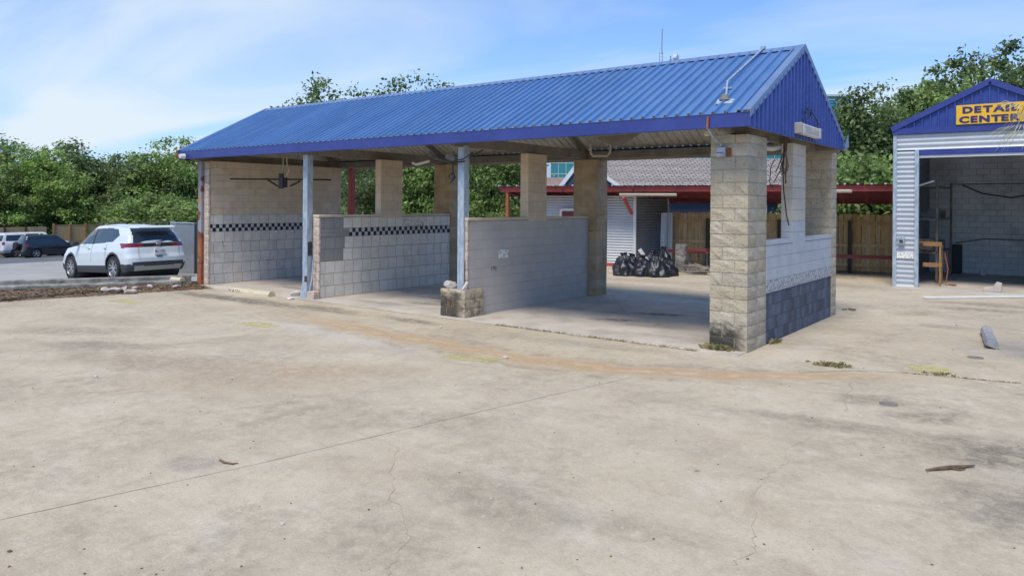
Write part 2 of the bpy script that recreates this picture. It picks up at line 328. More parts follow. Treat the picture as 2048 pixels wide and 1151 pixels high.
blpaint_m = mat('pale_blue_grey_painted_block', (.50, .52, .53), .7, c2=(.45, .47, .485), scale=3, bump=.25, bscale=70, var=.02, stain=(.36, .37, .38), sstr=.3, sscale=3)
wornband_m = mat('worn_whitewashed_split_block', (.52, .53, .52), .9, c2=(.27, .27, .26), scale=16, lo=.45, hi=.58, bump=1.0, bscale=26, spec=.2)
def navyx(n, l, c, g, mix, mul, ramp, noise):
    c = mix(mul(blot(n, l, g, 0, 1.7, 3, .6, 0, .8, .5), .5), c, (.10, .11, .075))
    return c
navy_m = mat('navy_painted_scored_block', (.062, .078, .112), .75, c2=(.095, .11, .145), scale=5, bump=.4, bscale=50, var=.40, stain=(.15, .17, .19), sstr=.5, sscale=7, slo=.58, shi=.72)
roof_m = mat('sun_bleached_blue_roof_sheet', (.066, .16, .36), .36, .0, c2=(.085, .19, .395), scale=1.3, var=.07, bump=.03, bscale=30, stain=(.14, .235, .38), sstr=.5, sscale=2.5, spec=.6, stretch=(3, .5, .5))
liner_m = mat('off_white_sheet_underside', (.78, .75, .65), .5, c2=(.68, .64, .54), scale=2, stain=(.35, .30, .22), sstr=.4, sscale=2.2)
cap_m = mat('grey_blue_ridge_flashing', (.13, .20, .36), .42, c2=(.16, .235, .40), scale=2)
fascia_m = mat('deep_blue_fascia', (.028, .045, .22), .42, c2=(.04, .06, .26), scale=1.6, stain=(.06, .08, .28), sstr=.3, sscale=3)
gable_m = mat('deep_blue_gable_sheet', (.025, .05, .25), .42, c2=(.036, .07, .30), scale=2, var=.03, stain=(.07, .11, .42), sstr=.35, sscale=3)
galv_m = mat('galvanised_steel', (.44, .52, .585), .5, .12, c2=(.30, .365, .425), scale=14, lo=.4, hi=.6, stain=(.22, .25, .28), sstr=.5, sscale=5, slo=.55, shi=.7, stretch=(1, 1, .4))
dksteel_m = mat('dusty_dark_steel_beam', (.25, .225, .19), .7, c2=(.17, .15, .125), scale=3, stain=(.26, .24, .2), sstr=.3, sscale=5)
ltsteel_m = mat('pale_primed_steel', (.40, .385, .34), .65, c2=(.30, .28, .24), scale=2.5)
rust_m = mat('rusty_red_post_paint', (.20, .055, .035), .8, c2=(.30, .30, .32), scale=1.8, lo=.48, hi=.52, stain=(.42, .17, .05), sstr=.8, sscale=1.2, slo=.5, shi=.6, bump=.3)
redrust_m = mat('orange_rust', (.36, .12, .05), .85, c2=(.24, .075, .035), scale=8, bump=.3)
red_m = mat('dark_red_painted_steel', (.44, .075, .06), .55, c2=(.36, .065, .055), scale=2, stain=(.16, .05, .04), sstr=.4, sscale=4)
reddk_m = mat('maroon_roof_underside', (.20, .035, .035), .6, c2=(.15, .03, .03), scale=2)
white_m = mat('white_paint', (.75, .75, .72), .5, c2=(.68, .67, .63), scale=4)
pvc_m = mat('cream_pipe', (.62, .56, .42), .4)
black_m = mat('black_rubber', (.018, .018, .018), .7)
wire_m = mat('black_cable', (.02, .02, .02), .5)
brown_m = mat('brown_dried_vine', (.20, .13, .075), .8, c2=(.10, .065, .04), scale=10)
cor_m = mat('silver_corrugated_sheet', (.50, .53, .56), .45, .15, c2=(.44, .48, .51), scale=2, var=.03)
corshade_m = mat('grey_corrugated_sheet', (.30, .32, .33), .45, .4, c2=(.24, .255, .26), scale=2)  # darker copy of the silver sheet: side-wall shade put into the colour
woodfence_m = mat('weathered_fence_board', (.58, .39, .19), .85, c2=(.38, .27, .13), scale=3, var=.16, hvar=.15, stretch=(6, 6, .6), stain=(.20, .19, .09), sstr=.5, sscale=1, bump=.2)
woodnew_m = mat('pale_fence_board', (.50, .34, .165), .85, c2=(.40, .265, .12), scale=3, var=.12, stretch=(6, 6, .6))
post_m = mat('dark_fence_post', (.055, .045, .03), .9)
lumber_m = mat('orange_lumber', (.36, .20, .085), .75, c2=(.27, .14, .055), scale=5, stretch=(1, 1, 4))
oldlum_m = mat('grey_weathered_lumber', (.27, .24, .20), .85, c2=(.14, .12, .10), scale=6, var=.25)
dkwall_m = mat('dim_painted_block_wall', (.80, .80, .77), .8, c2=(.70, .70, .68), scale=1.4, var=.05, stain=(.36, .36, .33), sstr=.5, sscale=1.2)
bag_m = mat('black_bin_bag_plastic', (.012, .013, .017), .42, bump=.35, bscale=8, spec=.6)
asph_m = mat('grey_asphalt', (.15, .155, .165), .9, c2=(.11, .115, .12), scale=1, bump=.3)
lot_m = mat('pale_lot_concrete', (.42, .41, .375), .9, c2=(.34, .33, .30), scale=.4, stain=(.26, .24, .21), sstr=.5, sscale=.6, stretch=(.4, 1, 1))
dirt_m = mat('dirt_and_grass_ground', (.10, .085, .05), .95, c2=(.06, .075, .03), scale=.5, bump=.5)
kerb_m = mat('weathered_kerb_concrete', (.36, .345, .30), .92, c2=(.20, .19, .165), scale=5, bump=.7, bscale=25, stain=(.085, .08, .07), sstr=.8, sscale=2.4, slo=.48, shi=.62)
leaflit_m = mat('brown_leaf_litter', (.16, .085, .045), .9, c2=(.27, .19, .12), scale=25, lo=.45, hi=.6, bump=1, bscale=40)
stone_m = mat('pale_broken_concrete', (.58, .53, .47), .9, c2=(.45, .38, .33), scale=6, bump=.6, bscale=20)
cream_m = mat('cream_painted_wheel_stop', (.66, .58, .40), .8, c2=(.58, .50, .34), scale=5, stain=(.40, .33, .26), sstr=.5, sscale=8, slo=.58, shi=.68, bump=.4, bscale=30)
greystop_m = mat('grey_blue_concrete_stop', (.46, .44, .40), .85, c2=(.28, .30, .31), scale=6, bump=.5, bscale=30, stain=(.17, .165, .15), sstr=.6, sscale=5)
yellow_m = mat('deep_yellow_sign_face', (.86, .50, .02), .45, c2=(.80, .45, .02), scale=5)
signblue_m = mat('dark_blue_sign_lettering', (.03, .022, .13), .5)
shingle_m = mat('grey_asphalt_shingle', (.36, .32, .285), .9, c2=(.29, .255, .225), scale=3, var=.18, bump=.4, bscale=40)
shinglebr_m = mat('brown_shingle', (.30, .215, .175), .9, c2=(.22, .16, .13), scale=3, bump=.4)
housewall_m = mat('slate_blue_house_wall', (.055, .06, .085), .7, c2=(.045, .05, .07), scale=2)
teal_m = mat('teal_reflective_glass', (.05, .24, .26), .12, .3, var=.12)
mull_m = mat('pale_mullion', (.42, .55, .55), .5)
concbldg_m = mat('pale_office_cladding', (.62, .66, .72), .7)
weed_m = mat('weed_leaf', (.13, .17, .05), .7, c2=(.25, .19, .08), scale=8)
grassdry_m = mat('dry_crack_grass', (.24, .21, .09), .8, c2=(.36, .27, .14), scale=8)
patchwhite_m = mat('flaking_white_patch', (.85, .83, .78), .9, c2=(.45, .44, .43), scale=18, lo=.5, hi=.55)

def leafmat(name, a, b, c):
    m = bpy.data.materials.new(name); m.use_nodes = True; t = m.node_tree; n = t.nodes; l = t.links; bs = n['Principled BSDF']
    g = n.new('ShaderNodeNewGeometry'); oi = n.new('ShaderNodeObjectInfo')
    cr_ = n.new('ShaderNodeValToRGB'); e = cr_.color_ramp.elements; e[0].position = 0; e[0].color = (*a, 1); e[1].position = 1; e[1].color = (*c, 1); x = e.new(.55); x.color = (*b, 1)
    l.new(g.outputs['Random Per Island'], cr_.inputs[0])
    nz = n.new('ShaderNodeTexNoise'); nz.inputs['Scale'].default_value = .55; nz.inputs['Detail'].default_value = 4; l.new(g.outputs['Position'], nz.inputs[0])
    mr = n.new('ShaderNodeMapRange'); mr.inputs[1].default_value = .35; mr.inputs[2].default_value = .65; mr.inputs[3].default_value = .62; mr.inputs[4].default_value = 1.35; l.new(nz.outputs[0], mr.inputs[0])
    hs_ = n.new('ShaderNodeHueSaturation'); l.new(cr_.outputs[0], hs_.inputs['Color']); l.new(mr.outputs[0], hs_.inputs['Value'])
    l.new(hs_.outputs[0], bs.inputs['Base Color']); bs.inputs['Roughness'].default_value = .55; bs.inputs['Specular IOR Level'].default_value = .4
    tr = n.new('ShaderNodeBsdfTranslucent'); l.new(hs_.outputs[0], tr.inputs[0]); ms = n.new('ShaderNodeMixShader'); ms.inputs[0].default_value = .4
    l.new(bs.outputs[0], ms.inputs[1]); l.new(tr.outputs[0], ms.inputs[2]); l.new(ms.outputs[0], n['Material Output'].inputs[0]); return m
leafA = leafmat('bright_green_leaf', (.15, .25, .05), (.27, .40, .08), (.46, .56, .19))
leafB = leafmat('dark_oak_leaf', (.075, .12, .045), (.14, .205, .065), (.29, .36, .15))
leafC = leafmat('mid_green_leaf', (.11, .185, .045), (.21, .31, .075), (.40, .48, .18))
bark_m = mat('grey_brown_bark', (.26, .23, .19), .9, c2=(.14, .12, .10), scale=6)

def glassm(name, base, rough=.06, spec=.6, trans=0.0):
    m = bpy.data.materials.new(name); m.use_nodes = True; b = m.node_tree.nodes['Principled BSDF']
    b.inputs['Base Color'].default_value = (*base, 1); b.inputs['Roughness'].default_value = rough; b.inputs['Specular IOR Level'].default_value = spec
    b.inputs['Coat Weight'].default_value = .5; b.inputs['Coat Roughness'].default_value = .03
    return m
carglass_m = glassm('tinted_car_glass', (.02, .028, .035))
lens_m = glassm('red_lamp_lens', (.20, .010, .018), .12)
lamplens_m = glassm('lamp_glass', (.55, .55, .5), .2)
carwhite_m = mat('pale_white_car_paint', (.66, .71, .72), .32, .0, coat=.8)
carwhite2_m = mat('white_and_tan_car_paint', (.68, .68, .66), .35, coat=.6)
carblack_m = mat('black_car_paint', (.014, .016, .022), .25, coat=.9)
trim_m = mat('dark_plastic_trim', (.045, .047, .052), .6)
silver_m = mat('silver_alloy', (.55, .56, .57), .3, .7)
skid_m = mat('silver_plastic', (.36, .36, .34), .45, .2)

# ------------------------------------------------------------------ ground, lots, kerb
K0 = Vector((-17.4, -4.2, 0)); KD = Vector((.477, .879, 0)); KN = Vector((-.879, .477, 0))   # foot of the kerb
def sheet(name, pts, z, m, kind='structure', zf=None):
    b = B(); b.add([(x, y, zf(x) if zf else z) for x, y in pts], [tuple(range(len(pts)))]); o = b.build(name, m); tag(o, kind=kind); return o
# terrain that reaches the horizon, falling away to the left
b = B(); xs = [900, 60, -15.36, -15.361, -30, -45, -75, -900]; ys = [-900, -60, 0, 60, 900]; zf = lambda i, x: -.012 if i < 3 else lotz(x)
for x_i, x in enumerate(xs):
    for y in ys: b.v.append((x, y, zf(x_i, x)))
for i in range(len(xs) - 1):
    for j in range(len(ys) - 1): b.f.append((i*5+j, i*5+j+1, (i+1)*5+j+1, (i+1)*5+j)); b.mi.append(0)
tag(b.build('terrain', dirt_m), kind='structure')
tag(B().box(-15.35, 30, -45, 18.6, -.25, 0).build('pavement', ground_m), kind='structure')
b = B(); kq0 = K0 + KD*-34 + KN*.5; kq1 = K0 + KD*4.4 + KN*.5
b.add([(kq0.x, kq0.y, lotz(kq0.x)+.02), (kq1.x, kq1.y, lotz(kq1.x)+.02), (kq1.x, 40, lotz(kq1.x)+.02), (-45, 40, lotz(-45)+.02), (-45, -40, lotz(-45)+.02)], [(0,1,2,3,4)])
tag(b.build('parking_lot', lot_m), kind='structure')
b = B(); b.add([(-45, -40, lotz(-45)+.016), (-45, 40, lotz(-45)+.016), (-66.5, 40, lotz(-66.5)+.016), (-66.5, -40, lotz(-66.5)+.016)], [(0,1,2,3)])
tag(b.build('asphalt_lane', asph_m), kind='structure')
# bay floor slab
tag(B().box(-15.0, -.02, -.34, 5.6, -.1, .014).build('bay_floor', slab_m, bevel=.005), kind='structure')
tag(B().box(-.1, 9, 11.6, 12.45, -.1, .02).build('door_apron', slab_m), kind='structure')
# slab joints and cracks: narrow dark grooves
def ribbon(pts, wd, z=.003, jag=0.0, sub=1):
    b = B(); P = []
    for i in range(len(pts) - 1):
        a = Vector((*pts[i], 0)); c = Vector((*pts[i + 1], 0)); k = sub
        for j in range(k): P.append(a.lerp(c, j / k) + (Vector((random.uniform(-jag, jag), random.uniform(-jag, jag), 0)) if (i or j) else Vector()))
    P.append(Vector((*pts[-1], 0))); vs = []; fs = []
    for i, p in enumerate(P):
        d = (P[min(i+1, len(P)-1)] - P[max(i-1, 0)]).normalized(); s = Vector((-d.y, d.x, 0)); h = wd / 2 * (random.uniform(.45, 1.3) if jag else 1)
        vs += [p + s * h + Vector((0, 0, z)), p - s * h + Vector((0, 0, z))]
    for i in range(len(P) - 1): fs.append((2*i, 2*i+1, 2*i+3, 2*i+2))
    b.add(vs, fs); return b
crack_m = mat('crack_dirt', (.30, .25, .18), .95, c2=(.44, .37, .27), scale=12)
for nm, pts, wd, jag, sub, z in [
    ('pavement_joint', [(-2.06,-9.38), (-1.63,-7.59), (-1.07,-4.64), (-.63,-2.6)], .009, .004, 12, .003), ('pavement_joint', [(1.03,-.9), (1.6,-.28), (2.23,.06), (2.7,.13), (3.6,.28)], .016, .01, 8, .003),
    ('pavement_crack', [(-1.01,-6.49),(-.72,-6.82),(-.2,-7.34),(.26,-7.63),(.47,-7.82),(.57,-8.01),(.71,-8.24)], .003, .03, 6, .003), ('pavement_crack', [(1.97,-3.69),(1.92,-4.31),(2.01,-4.75),(1.97,-5.16),(2.01,-5.55),(2.17,-5.86),(2.3,-6.29),(2.36,-6.53),(2.33,-6.81)], .0035, .035, 6, .003),
    ('pavement_crack', [(1.72,-1.09),(1.84,-1.49),(1.88,-2.06),(2.06,-2.6)], .007, .03, 6, .003), ('slab_joint', [(-5.2,5.0),(-3.29,2.25)], .014, .002, 8, .017), ('slab_joint', [(-10.6,-.345),(-.7,-.345)], .022, .012, 60, .005)]:
    tag(ribbon(pts, wd, z, jag, sub).build(nm, crack_m), kind='structure')
# faded yellow paint marks
def alphamat(name, colr, sc, lo, hi):
    m = bpy.data.materials.new(name); m.use_nodes = True; t = m.node_tree; n = t.nodes; l = t.links; bs = n['Principled BSDF']; bs.inputs['Base Color'].default_value = (*colr, 1); bs.inputs['Roughness'].default_value = .85
    g = n.new('ShaderNodeNewGeometry'); q = n.new('ShaderNodeTexNoise'); q.inputs['Scale'].default_value = sc; q.inputs['Detail'].default_value = 8; q.inputs['Roughness'].default_value = .7; l.new(g.outputs['Position'], q.inputs[0])
    r_ = n.new('ShaderNodeMapRange'); r_.inputs[1].default_value = lo; r_.inputs[2].default_value = hi; r_.inputs[4].default_value = .9; l.new(q.outputs[0], r_.inputs[0]); l.new(r_.outputs[0], bs.inputs['Alpha']); return m
ymark_m = alphamat('worn_yellow_paint', (.62, .56, .20), 9, .42, .60)
for u, v, ln, wd, rz, lab in [(945,716,.95,.42,14,'faded yellow paint mark on concrete in front of the middle bay'), (520,648,1.0,.42,8,'faded yellow paint mark on concrete in front of the tiled middle wall'),
                              (250,603,1.1,.42,5,'faded yellow paint mark near the leaf strip and kerb'), (1862,738,.6,.55,25,'worn yellow paint patch beside the weeds right of the building')]:
    p = gp(u, v); b = B(); n_ = 14; vs = []
    for k in range(n_):
        t = 2 * math.pi * k / n_; rr = random.uniform(.8, 1.05); x, y = ln/2*math.copysign(abs(math.cos(t))**.5, math.cos(t))*rr, wd/2*math.copysign(abs(math.sin(t))**.5, math.sin(t))*rr
        c_, s_ = math.cos(R(rz)), math.sin(R(rz)); vs.append((p.x + x*c_ - y*s_, p.y + x*s_ + y*c_, .0045))
    b.add(vs, [tuple(range(n_))]); tag(b.build('paint_mark', ymark_m), kind='structure')

# kerb along the side boundary: two courses, leaf strip before it
def rough_strip(o0, o1, s0, s1_, z1, m, name, jag=.03, n=60):
    b = B(); vs = []; fs = []
    for i in range(n + 1):
        s_ = s0 + (s1_ - s0) * i / n; j = random.uniform(-jag, jag); k = random.uniform(-jag, jag) * .5
        for o_, z in ((o0 + j, -.7), (o0 + j*.5, z1 - .02), (o0 + .03, z1 + k*.3), (o1, z1 + k*.3), (o1, -.9)):
            q = K0 + KD*s_ + KN*o_; vs.append((q.x, q.y, z))
    for i in range(n):
        for q in range(4): fs.append((i*5+q, i*5+q+1, i*5+5+q+1, i*5+5+q))
    b.add(vs, fs); o = b.build(name, m); tag(o, kind='structure'); return o
rough_strip(0, .5, -34, 4.15, .13, kerb_m, 'kerb_step', .035, 120)
rough_strip(.42, .62, -34, 4.4, .235, kerb_m, 'kerb', .012, 90)
b = B(); nx, ny = 6, 160; vs = []
for i in range(nx + 1):
    for j in range(ny + 1):
        y = -24 + j * 23.6 / ny; xa_ = -15.25 + (y + 4.9) * .241; xb_ = K0.x - .03 + (y - K0.y) * .543; x = xa_ + (xb_ - xa_) * i / nx; vs.append((x + random.uniform(-.03, .03), y, .0 + random.uniform(0, .035) * (0 < i) + .02 * (i > 2)))
b.add(vs, [(i*(ny+1)+j, (i+1)*(ny+1)+j, (i+1)*(ny+1)+j+1, i*(ny+1)+j+1) for i in range(nx) for j in range(ny)])
tag(b.build('leaf_strip', leaflit_m), kind='structure')
b = B()
for _ in range(3800):
    y = random.uniform(-9, -.4); xa_ = -15.15 + (y + 4.9)*.241; xb_ = K0.x + (y - K0.y)*.543; x = xa_ + (xb_ - xa_)*random.random()**.8; s = random.uniform(.02, .055); a = random.uniform(0, 6.28); t = random.uniform(-.5, .5)
    z = random.uniform(.035, .06) if x < xa_ - .12 else .01
    dx, dy = math.cos(a)*s, math.sin(a)*s; b.add([(x-dx, y-dy, z), (x+dy*.5, y-dx*.5, z+t*s), (x+dx, y+dy, z+.3*t*s), (x-dy*.5, y+dx*.5, z+.01)], [(0,1,2,3)], random.choice((0,0,1,1,2)))
tag(b.build('leaf_litter', [leaflit_m, brown_m, grassdry_m]), 'dry brown leaves strewn along the foot of the kerb', 'leaves', kind='stuff')

# ------------------------------------------------------------------ stones and small finds
def rock_mesh(name, sx, sy, sz, m, seed, sub=2, jag=.22, cut=True):
    bm = bmesh.new(); bmesh.ops.create_icosphere(bm, subdivisions=sub, radius=1); r = random.Random(seed)
    offs = [Vector((r.uniform(-1,1), r.uniform(-1,1), r.uniform(-1,1))).normalized() for _ in range(7)]; cut_ = [r.uniform(.45, .85) for _ in offs]
    for v in bm.verts:
        for o_, c_ in zip(offs, cut_):
            d = v.co.dot(o_)
            if d > c_: v.co -= o_ * (d - c_)
        v.co *= 1 + r.uniform(-jag, jag) * .25
        v.co = Vector((v.co.x * sx, v.co.y * sy, v.co.z * sz + sz * .55))
    me = bpy.data.meshes.new(name); bm.to_mesh(me); bm.free(); me.materials.append(m); return me
for i, (u, v, sx, sy, sz, lab) in enumerate([(213,581,.16,.12,.07,'leftmost pale rubble chunk on the leaf strip under the kerb'), (232,583,.20,.15,.08,'broad flat pale rubble slab on the leaf strip'), (251,580,.14,.10,.09,'upright pale rubble chunk in the middle of the leaf strip pile'),
        (262,584,.17,.13,.06,'low pale rubble piece nearest the pavement edge'), (272,577,.10,.09,.06,'pinkish rubble bit at the right of the leaf strip pile'), (300,575,.11,.08,.06,'lone pale stone on leaf litter left of the rusty post'), (356,574,.13,.09,.05,'small white rubble flake near the rusty post')]):
    p = gp(u, v, .04); q = p; tag(link('rubble_chunk', rock_mesh('rubble_chunk', sx, sy, sz, stone_m, i + 3), None, loc=(p.x, q.y, .03), rot=(0, 0, i * 1.3)), lab, 'rubble', 'rubble chunks on the leaf strip')
for i, (u, v, s, lab) in enumerate([(1013,716,.05,'small white stone at the right end of a yellow paint mark'), (884,655,.04,'small tan stone on the pavement before the stub pier'), (193,754,.035,'little brown stone on the open pavement at left')]):
    p = gp(u, v); tag(link('stone', rock_mesh('stone', s, s*.8, s*.6, stone_m, i + 40), None, loc=(p.x, p.y, 0)), lab, 'stone')
b = B()
for _ in range(230):
    u = random.uniform(0, 2048); v = 600 + 550 * random.random() ** 1.5; p = gp(u, v)
    if -14.8 < p.x < .3 and p.y > -.4: continue
    s = random.uniform(.002, .007) * (1 if random.random() < .95 else 2); a = random.uniform(0, 3)
    b.obox((p.x, p.y, s*.35), (s*2*random.uniform(.6, 1.6), s*2, s*.9), (random.uniform(-.4, .4), random.uniform(-.4, .4), a), random.choice((0, 0, 0, 1)))
tag(b.build('scattered_grit', [brown_m, stone_m]), 'tiny dark leaf scraps and grit scattered over the open concrete', 'grit', kind='stuff')
# twig and stick
def polyline_px(pts, z=.02): return [Vector((*gp(u, v)[:2], z)) for u, v in pts]
tag(B().tube(polyline_px([(443,921),(452,926),(459,927),(470,929),(480,927)], .01), [.009,.010,.008,.007,.004], 6).build('twig', brown_m, smooth=True), 'thin bent dark twig lying on the pavement by the long joint', 'twig')
o = B().tube(polyline_px([(1855,943),(1880,940),(1905,938),(1930,936),(1953,934)], .018), [.006,.016,.02,.014,.007], 7)
o.tube(polyline_px([(1905,938),(1922,941),(1935,940)], .012), [.012,.009,.004], 5)
tag(o.build('dead_branch', brown_m, smooth=True), 'split brown dead branch lying on the concrete at right', 'branch')
# drain cover spots
for u, v, r_, lab in [(1780, 808, .10, 'small round dark cover sunk in the open pavement at right'), (1953, 715, .11, 'small flat dark cover near the grey wheel stop')]:
    p = gp(u, v); t_ = thing('utility_cover', lab, 'cover', (p.x, p.y, 0))
    B().lathe([(0, .007), (r_*.8, .007), (r_*.82, .004)], 20, c=(p.x, p.y, 0)).build('lid', dksteel_m, t_); B().lathe([(r_*.84, .003), (r_*.86, .008), (r_, .008), (r_*1.02, .001)], 20, c=(p.x, p.y, 0)).build('ring', dksteel_m, t_)

# weeds
def tuft(name, cx_, cy_, rx, ry, n, h, m, seed, lab=None, kind='stuff', flat=.5, z0=0):
    r = random.Random(seed); b = B()
    for _ in range(n):
        
        if _ % 14 == 0: ca = r.gauss(0, .42); cb2 = r.gauss(0, .42)
        x = cx_ + rx*(ca + r.gauss(0,.08)); y = cy_ + ry*(cb2 + r.gauss(0,.2)); q = min(1, abs(ca)); hh = h * 1.5 * r.uniform(.3, 1) * (1.1 - .6*q); d = r.uniform(0, 6.28); le = hh * r.uniform(.3, 1.2) * (1 + flat); wd = r.uniform(.003, .008)
        dx, dy = math.cos(d), math.sin(d)
        b.add([(x - dy*wd, y + dx*wd, z0), (x + dy*wd, y - dx*wd, z0), (x + dx*le*.5 + dy*wd*.8, y + dy*le*.5 - dx*wd*.8, z0 + hh*.8), (x + dx*le, y + dy*le, z0 + hh*r.uniform(.3, 1))], [(0,1,2),(0,2,3)], r.choice((0, 0, 1)))
    o = b.build(name, m); tag(o, lab, 'weeds', None, kind); return o
wm = [weed_m, grassdry_m]
p = gp(1668, 732); tuft('weed_tuft', p.x, p.y, .36, .11, 230, .05, wm, 1, 'dry green weed tuft in the crack right of the big pillar')
p = gp(1888, 750); tuft('weed_tuft', p.x, p.y, .26, .05, 120, .035, wm, 2, 'low weed tuft in the joint by the yellow paint patch')
tuft('weed_tuft', -.45, -.1, .26, .06, 140, .10, wm, 3, 'leafy weed tuft growing against the mouldy foot of the front pillar')
tuft('weed_tuft', .07, 1.15, .04, .40, 90, .07, wm, 4, 'small green weeds along the foot of the navy wall')
p = gp(1698, 620); tuft('weed_tuft', p.x, p.y, .16, .1, 70, .05, wm, 5, 'sparse dry tuft on the pavement past the rear pillar')
b_pts = [(-4.6+ i*.16 + random.uniform(-.04,.04)) for i in range(25)]
for i, x in enumerate(b_pts):
    if random.random() < .85: pass
b = B(); r = random.Random(5)
for x in b_pts:
    for _ in range(r.choice((6, 14, 30))):
        px_ = x + r.uniform(-.09, .09); y = -.36 + r.uniform(-.03, .03); hh = r.uniform(.015, .06); d = r.uniform(0, 6.28); le = hh*1.2; wd = .007
        b.add([(px_-wd, y, .005), (px_+wd, y, .005), (px_+math.cos(d)*le, y+math.sin(d)*le, hh)], [(0,1,2)], r.choice((0, 1)))
p0 = gp(1800, 745); p1_ = gp(2046, 767)
for i in range(130):
    q = p0.lerp(p1_, r.random()); hh = r.uniform(.01, .03); d = r.uniform(0, 6.28); b.add([(q.x-.008, q.y, .004), (q.x+.008, q.y, .004), (q.x+math.cos(d)*hh, q.y+math.sin(d)*hh, hh)], [(0,1,2)], 1)
tag(b.build('joint_weeds', wm), 'small weeds sprouting along the slab joint in front of the bays', 'weeds', kind='stuff')

# ================================================================== THE WASH BAY BUILDING
WB = thing('wash_bay_building', 'open drive-through wash bay building with blue ribbed metal gable roof', 'building', (-7.5, 2.4, 0))
H0 = 3.41
# block mesh library: unit-sized blocks with chipped outer faces
def block_mesh(name, sx, sy, sz, m, seed, rough=.014, n=(5, 2), bev=.008):
    """box centred on x,y, base z=0; faces bulge with an uneven split surface"""
    r = random.Random(seed); bm = bmesh.new(); bmesh.ops.create_cube(bm, size=1)
    if rough:
        bmesh.ops.subdivide_edges(bm, edges=bm.edges[:], cuts=2, use_grid_fill=True)
        for v in bm.verts:
            c = v.co; e = sum(abs(abs(q) - .5) < .01 for q in c)
            k = rough if e == 1 else rough * .25
            c.x = c.x * sx; c.y = c.y * sy; c.z = c.z * sz
            ax = [abs(abs(c[i]) - s / 2) < 1e-4 for i, s in enumerate((sx, sy, sz))]
            for i in (0, 1):
                if ax[i]: c[i] += math.copysign(r.uniform(-.2, 1.2) * k, c[i]) if e == 1 else -math.copysign(r.uniform(0, 1) * k, c[i])
    else:
        for v in bm.verts: v.co = Vector((v.co.x * sx, v.co.y * sy, v.co.z * sz))
        bmesh.ops.bevel(bm, geom=bm.edges[:], offset=bev, segments=1, affect='EDGES')
    for v in bm.verts: v.co.z += sz / 2
    me = bpy.data.meshes.new(name); bm.to_mesh(me); bm.free(); me.materials.append(m); return me
_lib = {}
def block(name, parent, x0, x1, y0, y1, z0, z1, m, rough=0, seedn=5, gap=.005, bev=.004):
    sx, sy, sz = round(x1 - x0 - gap, 3), round(y1 - y0 - gap, 3), round(z1 - z0 - gap, 3)
    k = (name, sx, sy, sz, m.name, rough, random.randrange(seedn) if rough else 0)
    if k not in _lib: _lib[k] = block_mesh(name, sx, sy, sz, m, hash(k[1:4]) % 1000 + k[-1] * 17, rough, bev=bev)
    return link(name, _lib[k], parent, loc=((x0+x1)/2, (y0+y1)/2, z0 + gap/2))
CH = .2032
GAPS = .011
def pillar(name, x0, x1, y0, y1, h, m, label, rough=.016, two=True, bname='split_face_block'):
    core = B().box(x0+.014, x1-.014, y0+.014, y1-.014, -.1, h - .002).build('pillar', mortar_m, WB); core['label'] = label
    nC = int(math.ceil(h / CH - .05)); xm = [x0 + (x1-x0)*.34, x0 + (x1-x0)*.66]; ym = (y0+y1)/2
    for i in range(nC):
        z0 = i * CH; z1 = min(z0 + CH, h)
        a, c_ = (xm[0], xm[1]) if i % 2 else (xm[1], xm[0])
        if two:
            for (p, q, s, t) in ((x0, a, y0, ym), (a, x1, y0, ym), (x0, c_, ym, y1), (c_, x1, ym, y1)): block(bname, core, p, q, s, t, z0, z1, m, rough, gap=GAPS)
        else:
            for (p, q) in ((x0, a), (a, x1)): block(bname, core, p, q, y0, y1, z0, z1, m, rough, gap=GAPS)
    return core
pillar('A', -.62, 0, 0, .89, H0 - .02, split_m, 'massive pale front corner pillar with black mould at its foot')
pillar('B', -.62, 0, 4.94, 5.36, H0, rear4_m, 'rear corner pillar behind the blue-grey side wall', two=False)
pillar('C', -6.12, -5.44, 4.62, 5.16, H0, rear_m, 'brown stained rear pillar at the end of the grey wall', two=False, rough=.008, bname='brown_block')
pillar('D', -10.92, -10.24, 4.62, 5.16, H0, rear_m, 'brown stained rear pillar at the end of the tiled partition', two=False, rough=.008, bname='brown_block')
# tall hanging stain and weathering live in the material; smooth piers stand on the walls
def smooth_pier(x0, x1, y0, y1, z0, z1, m, label):
    core = B().box(x0+.012, x1-.012, y0+.012, y1-.012, z0, z1-.002).build('wall_pier', mortar_m, WB); core['label'] = label
    n = int(round((z1 - z0) / CH)); hh = (z1 - z0) / n
    for i in range(n):
        s = y0 + (y1-y0)*(.27 if i % 2 else .52); cuts = [y0, s, y1] if not i % 2 else [y0, s, s + .39, y1]
        for a, c_ in zip(cuts[:-1], cuts[1:]): block('smooth_block', core, x0, x1, a, c_, z0+i*hh, z0+(i+1)*hh, m, 0)
smooth_pier(-10.48, -10.27, 1.93, 2.71, 1.90, H0, tan_m, 'tan smooth block pier standing on the tiled wall')
smooth_pier(-5.87, -5.65, 2.02, 2.75, 1.90, H0, tan_m, 'tan smooth block pier standing on the grey wall')

